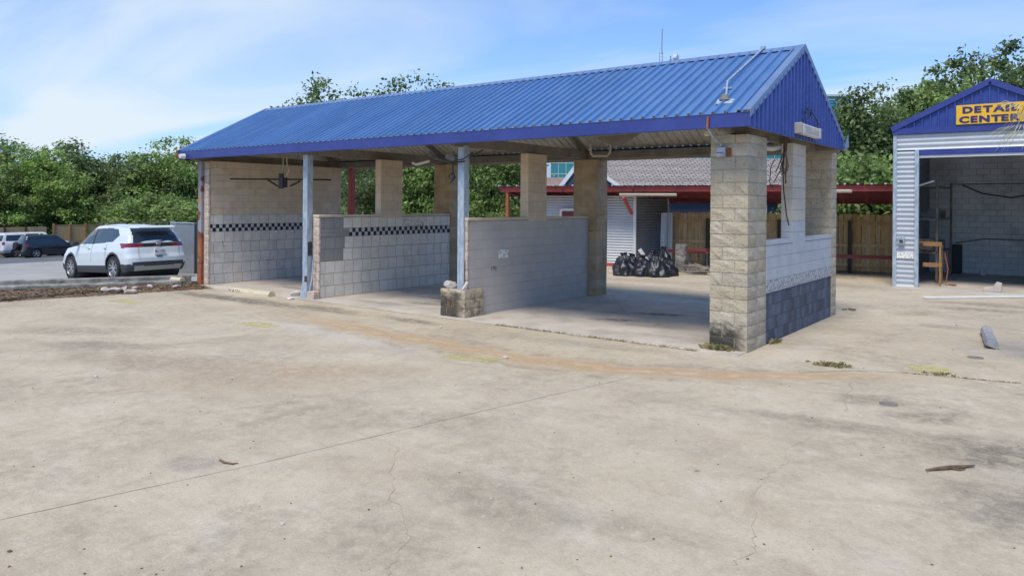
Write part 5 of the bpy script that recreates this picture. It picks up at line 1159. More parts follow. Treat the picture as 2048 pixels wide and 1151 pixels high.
# low building seen through the left opening
LB = thing('low_flat_house', 'low grey-roofed building with dark openings seen through the left bay', 'house', loc_fr(50, 710))
def lb(u, d, z): q = at(u, 400, d); return Vector((q.x, q.y, z))
zt1, zt2 = at(700,409,50).z, at(700,395,54).z
B().add([at(640,411,50), at(800,411,50), at(790,394,54), at(650,394,54)], [(0,1,2,3)]).build('roof', galv_m, LB)
B().add([(*lb(u,50.5,0)[:2], z) for z in (-2.5, zt1-.05) for u in (645, 795)], [(0,1,3,2)]).build('wall', post_m, LB)
for u in (650, 682, 716, 752, 790): B().beam(lb(u,50.2,-2.5), lb(u,50.2,zt1), .12, .12, 0, (1,0,0)).build('porch_post', concbldg_m, LB)

# ------------------------------------------------------------------ far left fence, chain-link gate
LF = thing('far_board_fence', 'pale new board fence at the far side of the parking lot', 'fence', (-67, 20, lotz(-67)))
FXf = -67.0; zb_ = lotz(FXf)
def fy(u): return onx(u, 450, FXf).y
ypost = [fy(107)]
while ypost[-1] < fy(345) + 6: ypost.append(ypost[-1] + 1.32)
for i, y in enumerate(ypost): B().box(FXf+.02, FXf+.16, y-.07, y+.07, zb_, .26 + (.10 if i % 2 == 0 else 0)).build('post', lumber_m, LF)
pm = None
for y0_, y1_ in zip(ypost[:-1], ypost[1:]):
    b = B(); y = y0_; 
    while y < y1_ - .05: b.box(FXf, FXf+.02+random.uniform(0,.012), y+.004, min(y+.14, y1_)-.004, zb_+.05, .17+random.uniform(-.02,.02)); y += .14
    b.build('fence_panel', woodnew_m, LF)
    B().box(FXf-.02, FXf+.05, y0_, y1_, .18, .22).build('top_rail', woodnew_m, LF)
LF2 = thing('shaded_board_fence', 'older brown board fence half hidden under the trees at far left', 'fence', (-69, 12, lotz(-69)))
for k in range(7):
    y0_ = fy(107) - (k+1)*1.6; b = B(); y = y0_
    while y < y0_+1.55: b.box(-68.6, -68.58+random.uniform(0,.012), y+.004, y+.136, lotz(-68.6), .05+random.uniform(-.02,.02)); y += .14
    b.build('fence_panel', woodfence_m, LF2); B().box(-68.55, -68.42, y0_-.06, y0_+.06, lotz(-68.6), .1).build('post', post_m, LF2)
# chain link with pale slats
a0 = at(343, 446, 26.1); a1 = at(391, 446, 25.3); a2 = at(412, 446, 25.0); zg = -.36
CG = thing('chain_link_gate', 'chain-link gate with pale privacy slats beside the white car', 'gate', (a0.x, a0.y, zg))
slat_m = mat('pale_privacy_slat', (.56, .60, .64), .5, c2=(.48, .52, .56), scale=6)
mesh_m = mat('chain_link_wire', (.36, .39, .42), .4, .6)
for (pa, pb) in ((a0, a1), (a1 + (a2-a0).normalized()*.08, a2)):
    d = pb - pa; d.z = 0; L_ = d.length; d.normalize(); nrm = Vector((d.y, -d.x, 0)); nrm = nrm if nrm.dot(CAM-pa) > 0 else -nrm
    n = max(2, int(L_/.055))
    for k in range(n):
        p_ = pa + d*(L_*(k+.5)/n); B().obox((p_.x, p_.y, (zg+.1+1.53)/2), (.038,.008,1.75), (0,0,math.atan2(d.y,d.x))).build('slat', slat_m, CG)
    b = B(); s_ = .07; H_ = 1.86
    for k in range(-int(H_/s_), int(L_/s_)+1):
        for sg in (1, -1):
            t0 = k*s_; x0_, z0_ = t0, zg+.06; x1_, z1_ = t0+H_, zg+.06+H_
            if sg < 0: z0_, z1_ = z1_, z0_
            lo_ = max(0, -x0_/H_); hi_ = min(1, (L_-x0_)/H_)
            if hi_ - lo_ < .02: continue
            A_ = pa + d*(x0_+H_*lo_) + nrm*.02; Bq = pa + d*(x0_+H_*hi_) + nrm*.02; A_.z = z0_+(z1_-z0_)*lo_; Bq.z = z0_+(z1_-z0_)*hi_; b.tube([A_, Bq], .0045, 3, cap=False)
    tag(b.build('wire_mesh', mesh_m, CG), kind='stuff')
for p_, m in ((a0, galv_m), (a1, trim_m), (a1 + (a2-a0).normalized()*.1, trim_m), (a2, galv_m)): B().tube([(p_.x,p_.y,zg), (p_.x,p_.y,1.62)], .03, 8).build('frame_post', m, CG)
for z in (zg+.06, 1.56): B().tube([(a0.x,a0.y,z), (a2.x,a2.y,z)], .022, 8).build('frame_rail', galv_m, CG)

# ------------------------------------------------------------------ vehicles
def wheel_parts(par, x, y, r_, wd, side, spokes=5, rimm=silver_m, dbl=True):
    w_ = empty('wheel', (x, y, r_)); w_.parent = par
    t = B().lathe([(r_*.60, -wd*.42), (r_*.78, -wd*.5), (r_*.95, -wd*.46), (r_, -wd*.3), (r_, wd*.3), (r_*.95, wd*.46), (r_*.78, wd*.5), (r_*.60, wd*.42)], 30, axis='Y').build('tyre', black_m, w_, world=False, smooth=True)
    b = B(); o_ = side*wd*.38
    b.lathe([(r_*.70, o_+side*.012), (r_*.66, o_+side*.02), (r_*.62, o_), (r_*.60, -o_*.6)], 30, axis='Y')
    b.lathe([(0, o_+side*.005), (r_*.11, o_+side*.005), (r_*.13, o_-side*.03)], 14, axis='Y')
    for k in range(spokes):
        for dl in ((-.16, .16) if dbl else (0,)):
            t_ = 2*math.pi*k/spokes + .3; i_ = Vector((math.cos(t_+dl*.6), 0, math.sin(t_+dl*.6)))*r_*.1; e_ = Vector((math.cos(t_+dl*1.5), 0, math.sin(t_+dl*1.5)))*r_*.66
            i_.y = o_-side*.012; e_.y = o_-side*.002; b.beam(i_, e_, r_*.085 if dbl else r_*.14, .03, 0, (0,1,0))
    b.build('rim', rimm, w_, world=False)
    B().lathe([(0, o_-side*.07), (r_*.62, o_-side*.06)], 24, axis='Y').build('hub', trim_m, w_, world=False)
def car(name, label, S, loc, rz, paint):
    T = thing(name, label, 'car', loc, rz)
    T.rotation_euler = (0, S.get('pitch', 0), rz)
    L_, W_, ds_ = S['L'], S['W'], S['ds']; hf = L_/2
    zt = lambda x: np.interp(x, *S['belt']); zb = lambda x: np.interp(x, *S['bottom']); xa, xr_ = S['wb'], S['rw']
    wheels = [S['fx'], S['rx']]
    # lower body
    nV = S['nv']; nU = int(L_/ds_); nE = 14
    def outline(n_side, n_end):   # s in param: front centre -> left side -> rear centre (half), mirrored
        pts = []
        for k in range(n_end+1):
            t = k/n_end*math.pi/2; pts.append((1.0, t))
        return pts
    def plan(xf, xr2, hw, pe=.42, re=.30):   # half outline from front centre to rear centre
        pts = []; n = nE
        for k in range(n):
            t = k/n*math.pi/2; pts.append((xf - pe*(1-abs(math.cos(t))**(2/3.2)), hw*abs(math.sin(t))**(2/3.2)))
        a0_, a1_ = xf-pe, xr2+re
        for k in range(nU+1): pts.append((a0_+(a1_-a0_)*k/nU, hw))
        for k in range(n-1, -1, -1):
            t = k/n*math.pi/2; pts.append((xr2 + re*(1-abs(math.cos(t))**(2/3.4)), hw*abs(math.sin(t))**(2/3.4)))
        return pts
    vgrid = []; vs = []
    for j in range(nV+1):
        v = j/nV
        xf = hf - np.interp(v, [0,.15,.4,.7,1], S['fr']); xr2 = -hf + np.interp(v, [0,.12,.3,.45,.6,.8,1], S['rr'])
        wv = np.interp(v, [0,.15,.45,.72,.9,1], [.93,.97,1.0,.985,.945,.915])*W_/2
        P_ = plan(xf, xr2, 1.0)
        row = []
        for x, y in P_:
            tp_ = np.interp(x, [-hf, -hf+.9, hf-1.2, hf], [.955, 1, 1, .93]); z = zb(x) + v*(zt(x)-zb(x))
            row.append((x, y*wv*tp_, z))
        full = row + [(x, -y, z) for x, y, z in row[-2:0:-1]]
        vs += full; nn_ = len(full)
    vs = np.array(vs); RW = S['r']*1.17
    for wx in wheels:
        d = np.stack([vs[:,0]-wx, vs[:,2]-S['r']], 1); q = np.hypot(d[:,0], d[:,1]); m_ = (q < RW) & (q > RW-ds_*1.3) & (np.abs(vs[:,1]) > W_*.36)
        vs[m_,0] = wx + d[m_,0]/q[m_]*RW; vs[m_,2] = S['r'] + d[m_,1]/q[m_]*RW
    groups = {}
    def addf(key, f): groups.setdefault(key, []).append(f)
    for j in range(nV):
        for i in range(nn_):
            f = (j*nn_+i, j*nn_+(i+1)%nn_, (j+1)*nn_+(i+1)%nn_, (j+1)*nn_+i); c = vs[list(f)].mean(0)
            inside = False
            for wx in wheels:
                if abs(c[1]) > W_*.36 and math.hypot(c[0]-wx, c[2]-S['r']) < RW-.004: inside = True
            if inside: continue
            addf(S['cls'](c, W_, hf), f)
    # hood/deck cap from the belt outline
    top_ = [j for j in range(nV*nn_, (nV+1)*nn_)]; half = (nn_)//2; K = 8; extra = []; base = len(vs)
    idx = {}
    for i in range(0, half+1):
        a, b_ = vs[top_[i]], vs[top_[(-i) % nn_]]
        for k in range(K+1):
            t = k/K; p_ = a*(1-t) + b_*t; hgt = .055*math.sin(math.pi*t)*min(1, abs(a[1])/.6); extra.append((p_[0], p_[1], p_[2] + hgt)); idx[(i,k)] = base + len(extra)-1
    for i in range(half):
        for k in range(K): addf('body', (idx[(i,k)], idx[(i+1,k)], idx[(i+1,k+1)], idx[(i,k+1)]))
    vs = np.vstack([vs, np.array(extra)])
    # greenhouse
    G = S['gh']; nG = S['ng']; g0 = len(vs); gv = []
    nGU = nU
    for j in range(nG+1):
        v = j/nG; xf = np.interp(v, [0,1], [G['xf0'], G['xf1']]); xr2 = np.interp(v, [0,.5,1], G['xr']); hw = np.interp(v, [0,.5,1], [W_/2*.915, W_/2*.84, W_/2*.70])
        row = []; P_ = plan(xf, xr2, 1.0, .35, .16)
        for x, y in P_:
            z0_ = zt(min(max(x, -hf), hf)); zr_ = np.interp(x, *G['roof']); z = z0_-.01 + v*(zr_-z0_)
            row.append((x, y*hw*np.interp(x, [xr2, xr2+.7, xf-.6, xf], [.93, 1, 1, .97]), z))
        full = row + [(x, -y, z) for x, y, z in row[-2:0:-1]]; gv += full; ng_ = len(full)
    gv = np.array(gv); vs = np.vstack([vs, gv])
    for j in range(nG):
        for i in range(ng_):
            f = tuple(g0 + q for q in (j*ng_+i, j*ng_+(i+1)%ng_, (j+1)*ng_+(i+1)%ng_, (j+1)*ng_+i)); c = vs[list(f)].mean(0)
            e1 = vs[f[1]] - vs[f[0]]; e2 = vs[f[3]] - vs[f[0]]; nm_ = np.cross(e1, e2); nm_ /= (np.linalg.norm(nm_)+1e-9)
            addf(S['gcls'](c, nm_, W_, hf), f)
    half = ng_//2; base = len(vs); extra = []; idx = {}; tb = g0 + nG*ng_
    for i in range(half+1):
        a, b_ = vs[tb+i], vs[tb+((-i) % ng_)]
        for k in range(K+1):
            t = k/K; p_ = a*(1-t)+b_*t; hgt = .05*math.sin(math.pi*t)**.8*min(1, abs(a[1])/.5); extra.append((p_[0], p_[1], p_[2]+hgt)); idx[(i,k)] = base+len(extra)-1
    for i in range(half):
        for k in range(K): addf('body', (idx[(i,k)], idx[(i+1,k)], idx[(i+1,k+1)], idx[(i,k+1)]))
    vs = np.vstack([vs, np.array(extra)])
    MM = {'body': paint, 'window': carglass_m, 'lower_trim': trim_m, 'tail_light': lens_m, 'skid_plate': skid_m, 'tailgate_band': black_m, 'reversing_lamp': lamplens_m, 'door_seam': skid_m, 'window_pillar': black_m}
    for key, fs in groups.items():
        # separate connected lamp or window islands into parts of their own by side
        subs = {}
        for f in fs:
            c = vs[list(f)].mean(0)
            if key == 'window':
                kk = 'rear' if (c[0] < S['rwx'] and abs(c[1]) < W_*.37) else 'front' if c[0] > S['fwx'](c[2]) else (('l' if c[1] > 0 else 'r') + ('1' if c[0] > S['bx'] else '2' if c[0] > S['cx'] else '3'))
            elif key in ('tail_light', 'reversing_lamp', 'window_pillar'): kk = 'l' if c[1] > 0 else 'r'
            else: kk = ''
            subs.setdefault(kk, []).append(f)
        for kk, ff in subs.items():
            used = sorted({i for f in ff for i in f}); mp_ = {u_: n for n, u_ in enumerate(used)}
            me = bpy.data.meshes.new(key); me.from_pydata([tuple(vs[u_]) for u_ in used], [], [tuple(mp_[i] for i in f) for f in ff]); me.materials.append(MM[key])
            bm = bmesh.new(); bm.from_mesh(me); bmesh.ops.remove_doubles(bm, verts=bm.verts[:], dist=.0008)
            bmesh.ops.recalc_face_normals(bm, faces=bm.faces)
            for f in bm.faces: f.smooth = True
            bm.to_mesh(me); bm.free(); nm = {'window': 'windscreen' if kk == 'front' else 'rear_window' if kk == 'rear' else 'window'}.get(key, key)
            link(nm, me, T, False)
    # underside and wheel wells
    b = B().box(-hf+.35, hf-.35, -W_*.33, W_*.33, S['zu'], .75); b.build('underbody', black_m, T, world=False)
    for wx in wheels:
        for sg in (1, -1): wheel_parts(T, wx, sg*(W_/2-.125), S['r'], S['tw'], sg, S.get('spokes', 5), silver_m, S.get('dbl', True))
        b = B(); b.lathe([(RW, -W_*.475), (RW, W_*.475)], 30, axis='Y', c=(wx, 0, S['r'])); b.build('wheel_well', trim_m, T, world=False)
    for sg in (1, -1):
        b = B(); b.obox((S['mx'], sg*(W_/2+.07), S['mz']), (.13,.22,.15), (0,0,sg*.15)); b.build('mirror', S.get('mirm', trim_m), T, world=False, bevel=.035, smooth=True, segs=2)
        for hx_ in S['handles']: B().obox((hx_, sg*(W_/2*.975+.01), S['hz']), (.17,.035,.028)).build('door_handle', paint, T, world=False, bevel=.008)
    return T
def poly_in(p, poly):
    x, y = p; c = False; n = len(poly)
    for i in range(n):
        x1, y1 = poly[i]; x2, y2 = poly[(i+1)%n]
        if (y1 > y) != (y2 > y) and x < (x2-x1)*(y-y1)/(y2-y1)+x1: c = not c
    return c
# --- white SUV
L1, W1 = 4.78, 1.93; hf1 = L1/2; RWH = .375
def cls1(c, W_, hf):
    x, y, z = c; ay = abs(y)
    side = x > -hf+.28
    dmin = min(math.hypot(x-1.42, z-RWH), math.hypot(x+1.43, z-RWH))
    if side:
        if x < hf-.3 and ay > W_*.4 and dmin < RWH*1.17+.055: return 'lower_trim'
        zl = .46 if abs(x+.0) < 1.0 else .50
        if z < zl: return 'lower_trim'
        if z > .55 and min(abs(x-.98), abs(x+.05), abs(x+.98)) < .017 and dmin > RWH*1.17+.1: return 'door_seam'
        if x < -hf+.62 and .985 < z < 1.115 and x < -hf+.62 - (1.115-z)*1.0: return 'tail_light'
        if x > hf-.12 and .55 < z < .9 and ay < .6: return 'lower_trim'
        return 'body'
    # rear wrap
    if z < .36: return 'lower_trim' if ay > .72 else 'skid_plate'
    if z < .50: return 'lower_trim' if (z > .44 or ay > .72) else 'skid_plate'
    if z < .56 and ay < .80: return 'lower_trim'
    if .985 < z < 1.115:
        return 'tail_light' if ay > .42 else 'tailgate_band'
    return 'body'
SW = [(1.02,1.12), (.30,1.535), (.0,1.585), (-.05,1.585), (-.02,1.125)]
sw2 = [(-.10,1.128), (-.13,1.59), (-.9,1.60), (-1.35,1.545), (-1.60,1.36), (-1.30,1.17)]
def gcls1(c, nm_, W_, hf):
    x, y, z = c
    if abs(nm_[1]) > .72 and x > -1.72:
        if poly_in((x, z), SW) or poly_in((x, z), sw2): return 'window'
        if z > 1.10 and -.15 < x < .06 and z < 1.6: return 'window_pillar'
        return 'body'
    if x < -1.2:
        if abs(y) < .70 - (z-1.1)*.18 and 1.13 < z < 1.60: return 'window'
        return 'body'
    if x > .2:
        if abs(y) < .76 - (z-1.1)*.2 and 1.13 < z < 1.64: return 'window'
    return 'body'
SUV = dict(L=L1, W=W1, ds=.032, nv=36, ng=28, r=RWH, tw=.235, fx=1.42, rx=-1.43, wb=1.42, rw=-1.43, zu=.24,
  belt=([-2.39,-1.9,-1.2,0,1.0,1.35,1.9,2.2,2.39], [1.13,1.15,1.145,1.115,1.075,1.04,.985,.93,.86]), bottom=([-2.39,-2.1,-1.7,1.7,2.1,2.39], [.32,.27,.24,.24,.25,.30]),
  fr=[.10,.0,.02,.12,.26], rr=[.10,.02,.0,.0,.06,.09,.13], gh=dict(xf0=1.30, xf1=.28, xr=[-2.26,-2.14,-1.90], roof=([-2.3,-1.9,-1.2,-.4,.3,.6,1.3], [1.50,1.575,1.645,1.69,1.675,1.62,1.30])),
  cls=cls1, gcls=gcls1, rwx=-1.7, fwx=lambda z: .62, bx=-.07, cx=-1.2, mx=.86, mz=1.14, handles=(.12,-.95), hz=1.0, seams=(1.0,-.08,-1.02), pitch=0)
px_, pxc = at(232.5, 537.2, 22.5), None
car_x = px_.x - 1.43; cy_car = px_.y + .86
T1 = car('parked_suv', 'white suv with dark lower trim parked beyond the kerb at left, seen from behind', SUV, (car_x, cy_car, lotz(car_x)+.02), math.pi, carwhite_m)
T1.rotation_euler = (0, .044, math.pi)
# nose down the slope
xb = -hf1
b = B().add([(-2.06,-.60,1.635),(-2.06,.60,1.635),(-2.30,.56,1.585),(-2.30,-.56,1.585),(-2.0,-.64,1.60),(-2.0,.64,1.60),(-2.28,.57,1.555),(-2.28,-.57,1.555)], [(0,1,2,3),(4,7,6,5),(3,2,6,7),(1,5,6,2),(0,3,7,4)]); b.build('roof_spoiler', carwhite_m, T1, world=False, bevel=.01)
plate = B().box(xb-.012, xb+.03, -.16, .16, .80, .955).build('number_plate', white_m, T1, world=False, bevel=.003)
platei_m = mat('plate_ink', (.04, .05, .10), .6)
def rear_text(s, y, z, size, m, par, name, x, sx=1.0, off=0.0):
    yy = y
    for ch in s:
        if ch == ' ': yy -= size*.4; continue
        cu = bpy.data.curves.new('t', 'FONT'); cu.body = ch; cu.size = size; cu.extrude = .002; cu.offset = off; cu.resolution_u = 2; to = bpy.data.objects.new('t', cu); col.objects.link(to); dg = bpy.context.evaluated_depsgraph_get(); me = bpy.data.meshes.new_from_object(to.evaluated_get(dg)); bpy.data.objects.remove(to)
        me.materials.clear(); me.materials.append(m); wch = max(v.co.x for v in me.vertices); o = link(name, me, par, False); o.rotation_euler = (R(90), 0, R(-90)); o.location = (x, yy, z); o.scale = (sx,1,1); yy -= (wch*sx + size*.14)
rear_text('MLJ 3176', .145, .835, .082, platei_m, plate, 'plate_character', xb-.014, .8, .001)
rear_text('EDGE', .135, 1.0, .05, silver_m, T1, 'badge_letter', xb+.045, 1.25, .002)
B().obox((xb+.06, 0, 1.085), (.02,.15,.06)).build('oval_badge', silver_m, T1, world=False, bevel=.009)
B().obox((xb+.0, 0, .715), (.02,.17,.03)).build('tailgate_handle', trim_m, T1, world=False)
B().beam((xb+.10,.05,1.14), (xb+.16,-.32,1.20), .02, .02).build('wiper', black_m, T1, world=False)
b = B()
for sg in (1,-1):
    b.beam((xb+.005, sg*.62, .70), (xb+.02, sg*.62, 1.0), .01, .008, 0, (0,1,0))
b.build('tailgate_seam', trim_m, T1, world=False)
for sg in (1,-1): B().tube([(.25,sg*.66,1.73),(-.3,sg*.67,1.765),(-1.5,sg*.65,1.735),(-1.75,sg*.64,1.70)], .014, 6).build('roof_rail', trim_m, T1, world=False, smooth=True)
# --- black SUV with rear spare wheel
def cls2(c, W_, hf):
    x, y, z = c; ay = abs(y)
    if z < .42: return 'lower_trim'
    if x < -hf+.45 and ay > W_*.36 and .92 < z < 1.15: return 'tail_light'
    return 'body'
def mk_g(side, rear, front, xs0):
    def g(c, nm_, W_, hf):
        x, y, z = c
        if abs(nm_[1]) > .7:
            for s_ in side:
                if poly_in((x, z), s_): return 'window'
            return 'body'
        if x < 0 and abs(y) < rear[0] and rear[1] < z < rear[2]: return 'window'
        if x > 0 and abs(y) < .68 and front[0] < z < front[1]: return 'window'
        return 'body'
    return g
S2 = dict(L=4.45, W=1.80, ds=.09, nv=14, ng=10, r=.35, tw=.22, fx=1.30, rx=-1.32, wb=1.3, rw=-1.3, zu=.22,
  belt=([-2.22,-1.8,0,.9,1.3,1.9,2.22], [1.06,1.07,1.03,1.0,.97,.90,.78]), bottom=([-2.22,-1.9,1.9,2.22], [.30,.24,.24,.3]),
  fr=[.08,.0,.02,.12,.25], rr=[.05,.0,.0,.02,.03,.05,.07], gh=dict(xf0=1.25, xf1=.35, xr=[-2.14,-2.05,-1.9], roof=([-2.2,-1.9,-1,0,.4,.7,1.2], [1.60,1.66,1.68,1.68,1.65,1.58,1.2])),
  cls=cls2, gcls=mk_g([[(.95,1.04),(.35,1.50),(-.0,1.56),(-.0,1.05)], [(-.08,1.05),(-.08,1.56),(-.95,1.56),(-.95,1.07)], [(-1.03,1.08),(-1.03,1.55),(-1.65,1.52),(-1.75,1.12)]], (.62,1.12,1.55), (1.1,1.6), 0),
  rwx=-1.8, fwx=lambda z: .75, bx=-.04, cx=-.99, mx=.85, mz=1.05, handles=(.1,-.85), hz=.94, seams=(.95,-.04,-1.0), mirm=carblack_m, dbl=False)
bx_ = onx(74, 509, -58.0)
T2 = car('parked_suv', 'black suv with a covered spare wheel on its tailgate in the far lot', S2, (-58.9, bx_.y + 1.32, lotz(-58.9)+.02), R(90), carblack_m)
T2.rotation_euler = (.044*0, 0, R(90))
B().lathe([(0,-.13),(.27,-.13),(.33,-.08),(.33,.08),(.27,.12),(0,.13)], 26, axis='X', c=(-2.36,.05,.90)).build('spare_wheel', black_m, T2, world=False, smooth=True)
# --- pale SUV
def cls3(c, W_, hf):
    x, y, z = c; ay = abs(y)
    if z < .62: return 'lower_trim' if z < .40 else 'skid_plate'
    if x < -hf+.28 and ay > W_*.38 and 1.0 < z < 1.25: return 'tail_light'
    return 'body'
S3 = dict(L=5.2, W=2.0, ds=.10, nv=14, ng=10, r=.40, tw=.26, fx=1.55, rx=-1.5, wb=1.5, rw=-1.5, zu=.3,
  belt=([-2.6,-1.8,0,1.1,1.6,2.3,2.6], [1.28,1.28,1.26,1.24,1.22,1.17,1.05]), bottom=([-2.6,-2.3,2.3,2.6], [.42,.36,.36,.4]),
  fr=[.06,.0,.02,.06,.12], rr=[.05,.0,.0,.02,.02,.03,.04], gh=dict(xf0=1.45, xf1=.75, xr=[-2.56,-2.52,-2.42], roof=([-2.6,-2.3,-1,0,.7,1.0,1.5], [1.90,1.93,1.95,1.95,1.93,1.85,1.4])),
  cls=cls3, gcls=mk_g([[(1.15,1.3),(.75,1.8),(.2,1.84),(.2,1.3)], [(.1,1.3),(.1,1.84),(-.85,1.84),(-.85,1.3)], [(-.97,1.32),(-.97,1.83),(-2.2,1.8),(-2.25,1.34)]], (.78,1.34,1.8), (1.35,1.85), 0),
  rwx=-2.3, fwx=lambda z: 1.05, bx=.15, cx=-.9, mx=1.1, mz=1.3, handles=(.3,-.8), hz=1.15, seams=(1.15,.15,-.9), mirm=carwhite2_m, dbl=False)
cx_ = onx(36, 506, -62.3)
T3 = car('parked_suv', 'large pale suv parked behind the black one at the far left edge', S3, (-63.3, cx_.y + 1.5, lotz(-63.3)+.02), R(90), carwhite2_m)

# ------------------------------------------------------------------ trees
def tree_mesh(seed, H_, Rr, ncl, nleaf, ls, lm, crown0=.28, spread=1.0, name='crown', shape='oak', cl_r=.55):
    """returns (trunk mesh, crown mesh); base at origin, height H_, crown radius Rr"""
    r = np.random.default_rng(seed); rr = random.Random(seed); tb = B(); tips = []
    th = H_*crown0
    tb.tube([(0,0,-.3),(rr.uniform(-.1,.1),rr.uniform(-.1,.1),th*.6),(rr.uniform(-.2,.2),rr.uniform(-.2,.2),th)], [H_*.032, H_*.024, H_*.02], 8)
    nl = 8
    for k in range(nl):
        a = 2*math.pi*k/nl + rr.uniform(-.4,.4); el = rr.uniform(.25, 1.35); L_ = Rr*rr.uniform(.75,1.05)*math.cos(el)*spread; up = (H_-th)*math.sin(el)*rr.uniform(.75,1.0)*.95 + .3
        p0 = Vector((0,0,th*rr.uniform(.8,1))); p3 = Vector((math.cos(a)*L_, math.sin(a)*L_, min(th + up, H_*.97)))
        mid = p0.lerp(p3,.5) + Vector((rr.uniform(-.3,.3), rr.uniform(-.3,.3), rr.uniform(0,.5)))
        tb.tube([p0, mid, p3], [H_*.015, H_*.010, H_*.004], 6); 
        for j in range(9):
            t = rr.uniform(.3, 1); q = (p0.lerp(mid, t*2) if t < .5 else mid.lerp(p3, t*2-1)); d = Vector((rr.gauss(0,1), rr.gauss(0,1), rr.gauss(.25,.8))).normalized()*Rr*rr.uniform(.25,.5)
            e = q + d; tb.tube([q, q+d*.5+Vector((0,0,.12)), e, e+d*.45], [H_*.006, H_*.004, H_*.0025, H_*.001], 4); tips.append(e); tips.append(e+d*.4); tips.append(q+d*.6)
        tips.append(p3)
    tips = np.array([tuple(t) for t in tips])
    # more clusters through the crown volume so that it reads as foliage with gaps
    cz = (H_ + th)/2; hz_ = (H_ - th)/2*1.02
    u_ = r.normal(size=(ncl,3)); u_ /= np.linalg.norm(u_, axis=1)[:,None]; rad = r.uniform(.45, 1.0, ncl)**.6
    lump = 1 + .22*np.sin(3*np.arctan2(u_[:,1],u_[:,0])+seed) + .15*np.sin(5*u_[:,2]*3+seed*2)
    c2 = u_*rad[:,None]*lump[:,None]*np.array([Rr, Rr, hz_]) + np.array([0,0,cz])
    cl = np.vstack([tips, c2]); cl[:,2] = np.clip(cl[:,2], H_*.08, H_*1.04)
    w_ = r.uniform(.4, 1.6, len(cl)); cnt = (w_/w_.sum()*nleaf).astype(int)
    cen = np.repeat(cl, cnt, axis=0); sz = np.repeat(r.uniform(.6,1.25,len(cl)), cnt); n = len(cen)
    off = r.normal(size=(n,3))*cl_r*sz[:,None]*np.array([1,1,.62]); P = cen + off
    nrm = r.normal(size=(n,3))*.75 + off/cl_r*.5 + np.array([0,0,.7]); nrm /= np.linalg.norm(nrm,axis=1)[:,None]
    t1 = np.cross(nrm, r.normal(size=(n,3))); t1 /= np.linalg.norm(t1,axis=1)[:,None]; t2 = np.cross(nrm, t1)
    s = (ls*r.uniform(.55,1.3,n))[:,None]
    V = np.stack([P - t1*s, P + t2*s*.55 + nrm*s*.12, P + t1*s, P - t2*s*.55 + nrm*s*.12], 1).reshape(-1,3)
    me = bpy.data.meshes.new(name); me.vertices.add(len(V)); me.vertices.foreach_set('co', V.ravel()); me.loops.add(4*n); me.loops.foreach_set('vertex_index', np.arange(4*n)); me.polygons.add(n); me.polygons.foreach_set('loop_start', np.arange(0,4*n,4)); me.polygons.foreach_set('loop_total', np.full(n,4)); me.update(calc_edges=True); me.materials.append(lm)
    tm = tb.mesh('trunk', bark_m, smooth=True)
    return tm, me
_tm = {}
def tree(kind, x, y, z, H_, label, name='tree', group=None, rz=None, sx=1.0, cat='tree'):
    if kind not in _tm: _tm[kind] = tree_mesh(**TK[kind])
    tm, cm_ = _tm[kind]; h0 = TK[kind]['H_']; s = H_/h0
    T = thing(name, label, cat, (x, y, z), rz if rz is not None else random.uniform(0, 6.28), group)
    for nm, me in (('trunk', tm), ('crown', cm_)):
        o = link(nm, me, T, False); o.scale = (s*sx, s*sx, s)
    return T
TK = {
 'brightA': dict(seed=1, H_=10, Rr=4.2, ncl=120, nleaf=27000, ls=.14, lm=leafA, crown0=.16, cl_r=.40),
 'brightB': dict(seed=2, H_=10, Rr=3.8, ncl=100, nleaf=25000, ls=.14, lm=leafC, crown0=.14, cl_r=.40),
 'darkA': dict(seed=3, H_=12, Rr=4.5, ncl=110, nleaf=28000, ls=.16, lm=leafB, crown0=.2, cl_r=.42),
 'midA': dict(seed=4, H_=9, Rr=3.6, ncl=110, nleaf=26000, ls=.13, lm=leafC, crown0=.15, cl_r=.45),
 'airy': dict(seed=6, H_=9, Rr=3.4, ncl=26, nleaf=7500, ls=.15, lm=leafB, crown0=.3, cl_r=.42),
 'slim': dict(seed=12, H_=12, Rr=3.1, ncl=120, nleaf=22000, ls=.16, lm=leafB, crown0=.3, cl_r=.42), 'slim2': dict(seed=15, H_=9, Rr=2.2, ncl=60, nleaf=15000, ls=.13, lm=leafB, crown0=.2, cl_r=.42),
 'bush': dict(seed=5, H_=3.2, Rr=2.4, ncl=60, nleaf=11000, ls=.12, lm=leafC, crown0=.06, cl_r=.42)}
def ptree(kind, u, vtop, d, label, zg=None, **k):
    p = at(u, vtop, d); 
    if zg is None: zg = lotz(p.x) if p.x < -16.4 else -.02
    return tree(kind, p.x, p.y, zg, p.z - zg, label, **k)
gl_ = 'trees beyond the parking lot fence'
LT = [('brightB',-40,300,72,'leafy tree cut by the left edge of the photo'), ('airy',35,288,74,'thin dark-leaved tree top at the far left of the tree line'), ('brightA',90,306,71,'broad bright tree above the pale suv and black suv'), ('airy',120,286,76,'sparse tree top rising above the left tree line'),
      ('brightB',160,322,79,'rounded green tree left of the pale board fence top'), ('darkA',215,322,78,'darker tree standing behind the left tree line'), ('brightA',235,330,82,'bright green tree above the white suv roof'), ('brightA',305,318,79,'bright green tree over the white suv tailgate'), ('airy',290,312,76,'airy tree top left of the roof corner'),
      ('brightA',385,286,79,'tall bright tree meeting the left roof corner'), ('midA',345,320,77,'full green tree behind the chain-link gate'), ('brightB',10,325,68,'low green tree above the pale suv')]
for i, (k, u, v, d, lab) in enumerate(LT): ptree(k, u, v, d, lab, group=gl_, sx=1.15)
b_i = 0
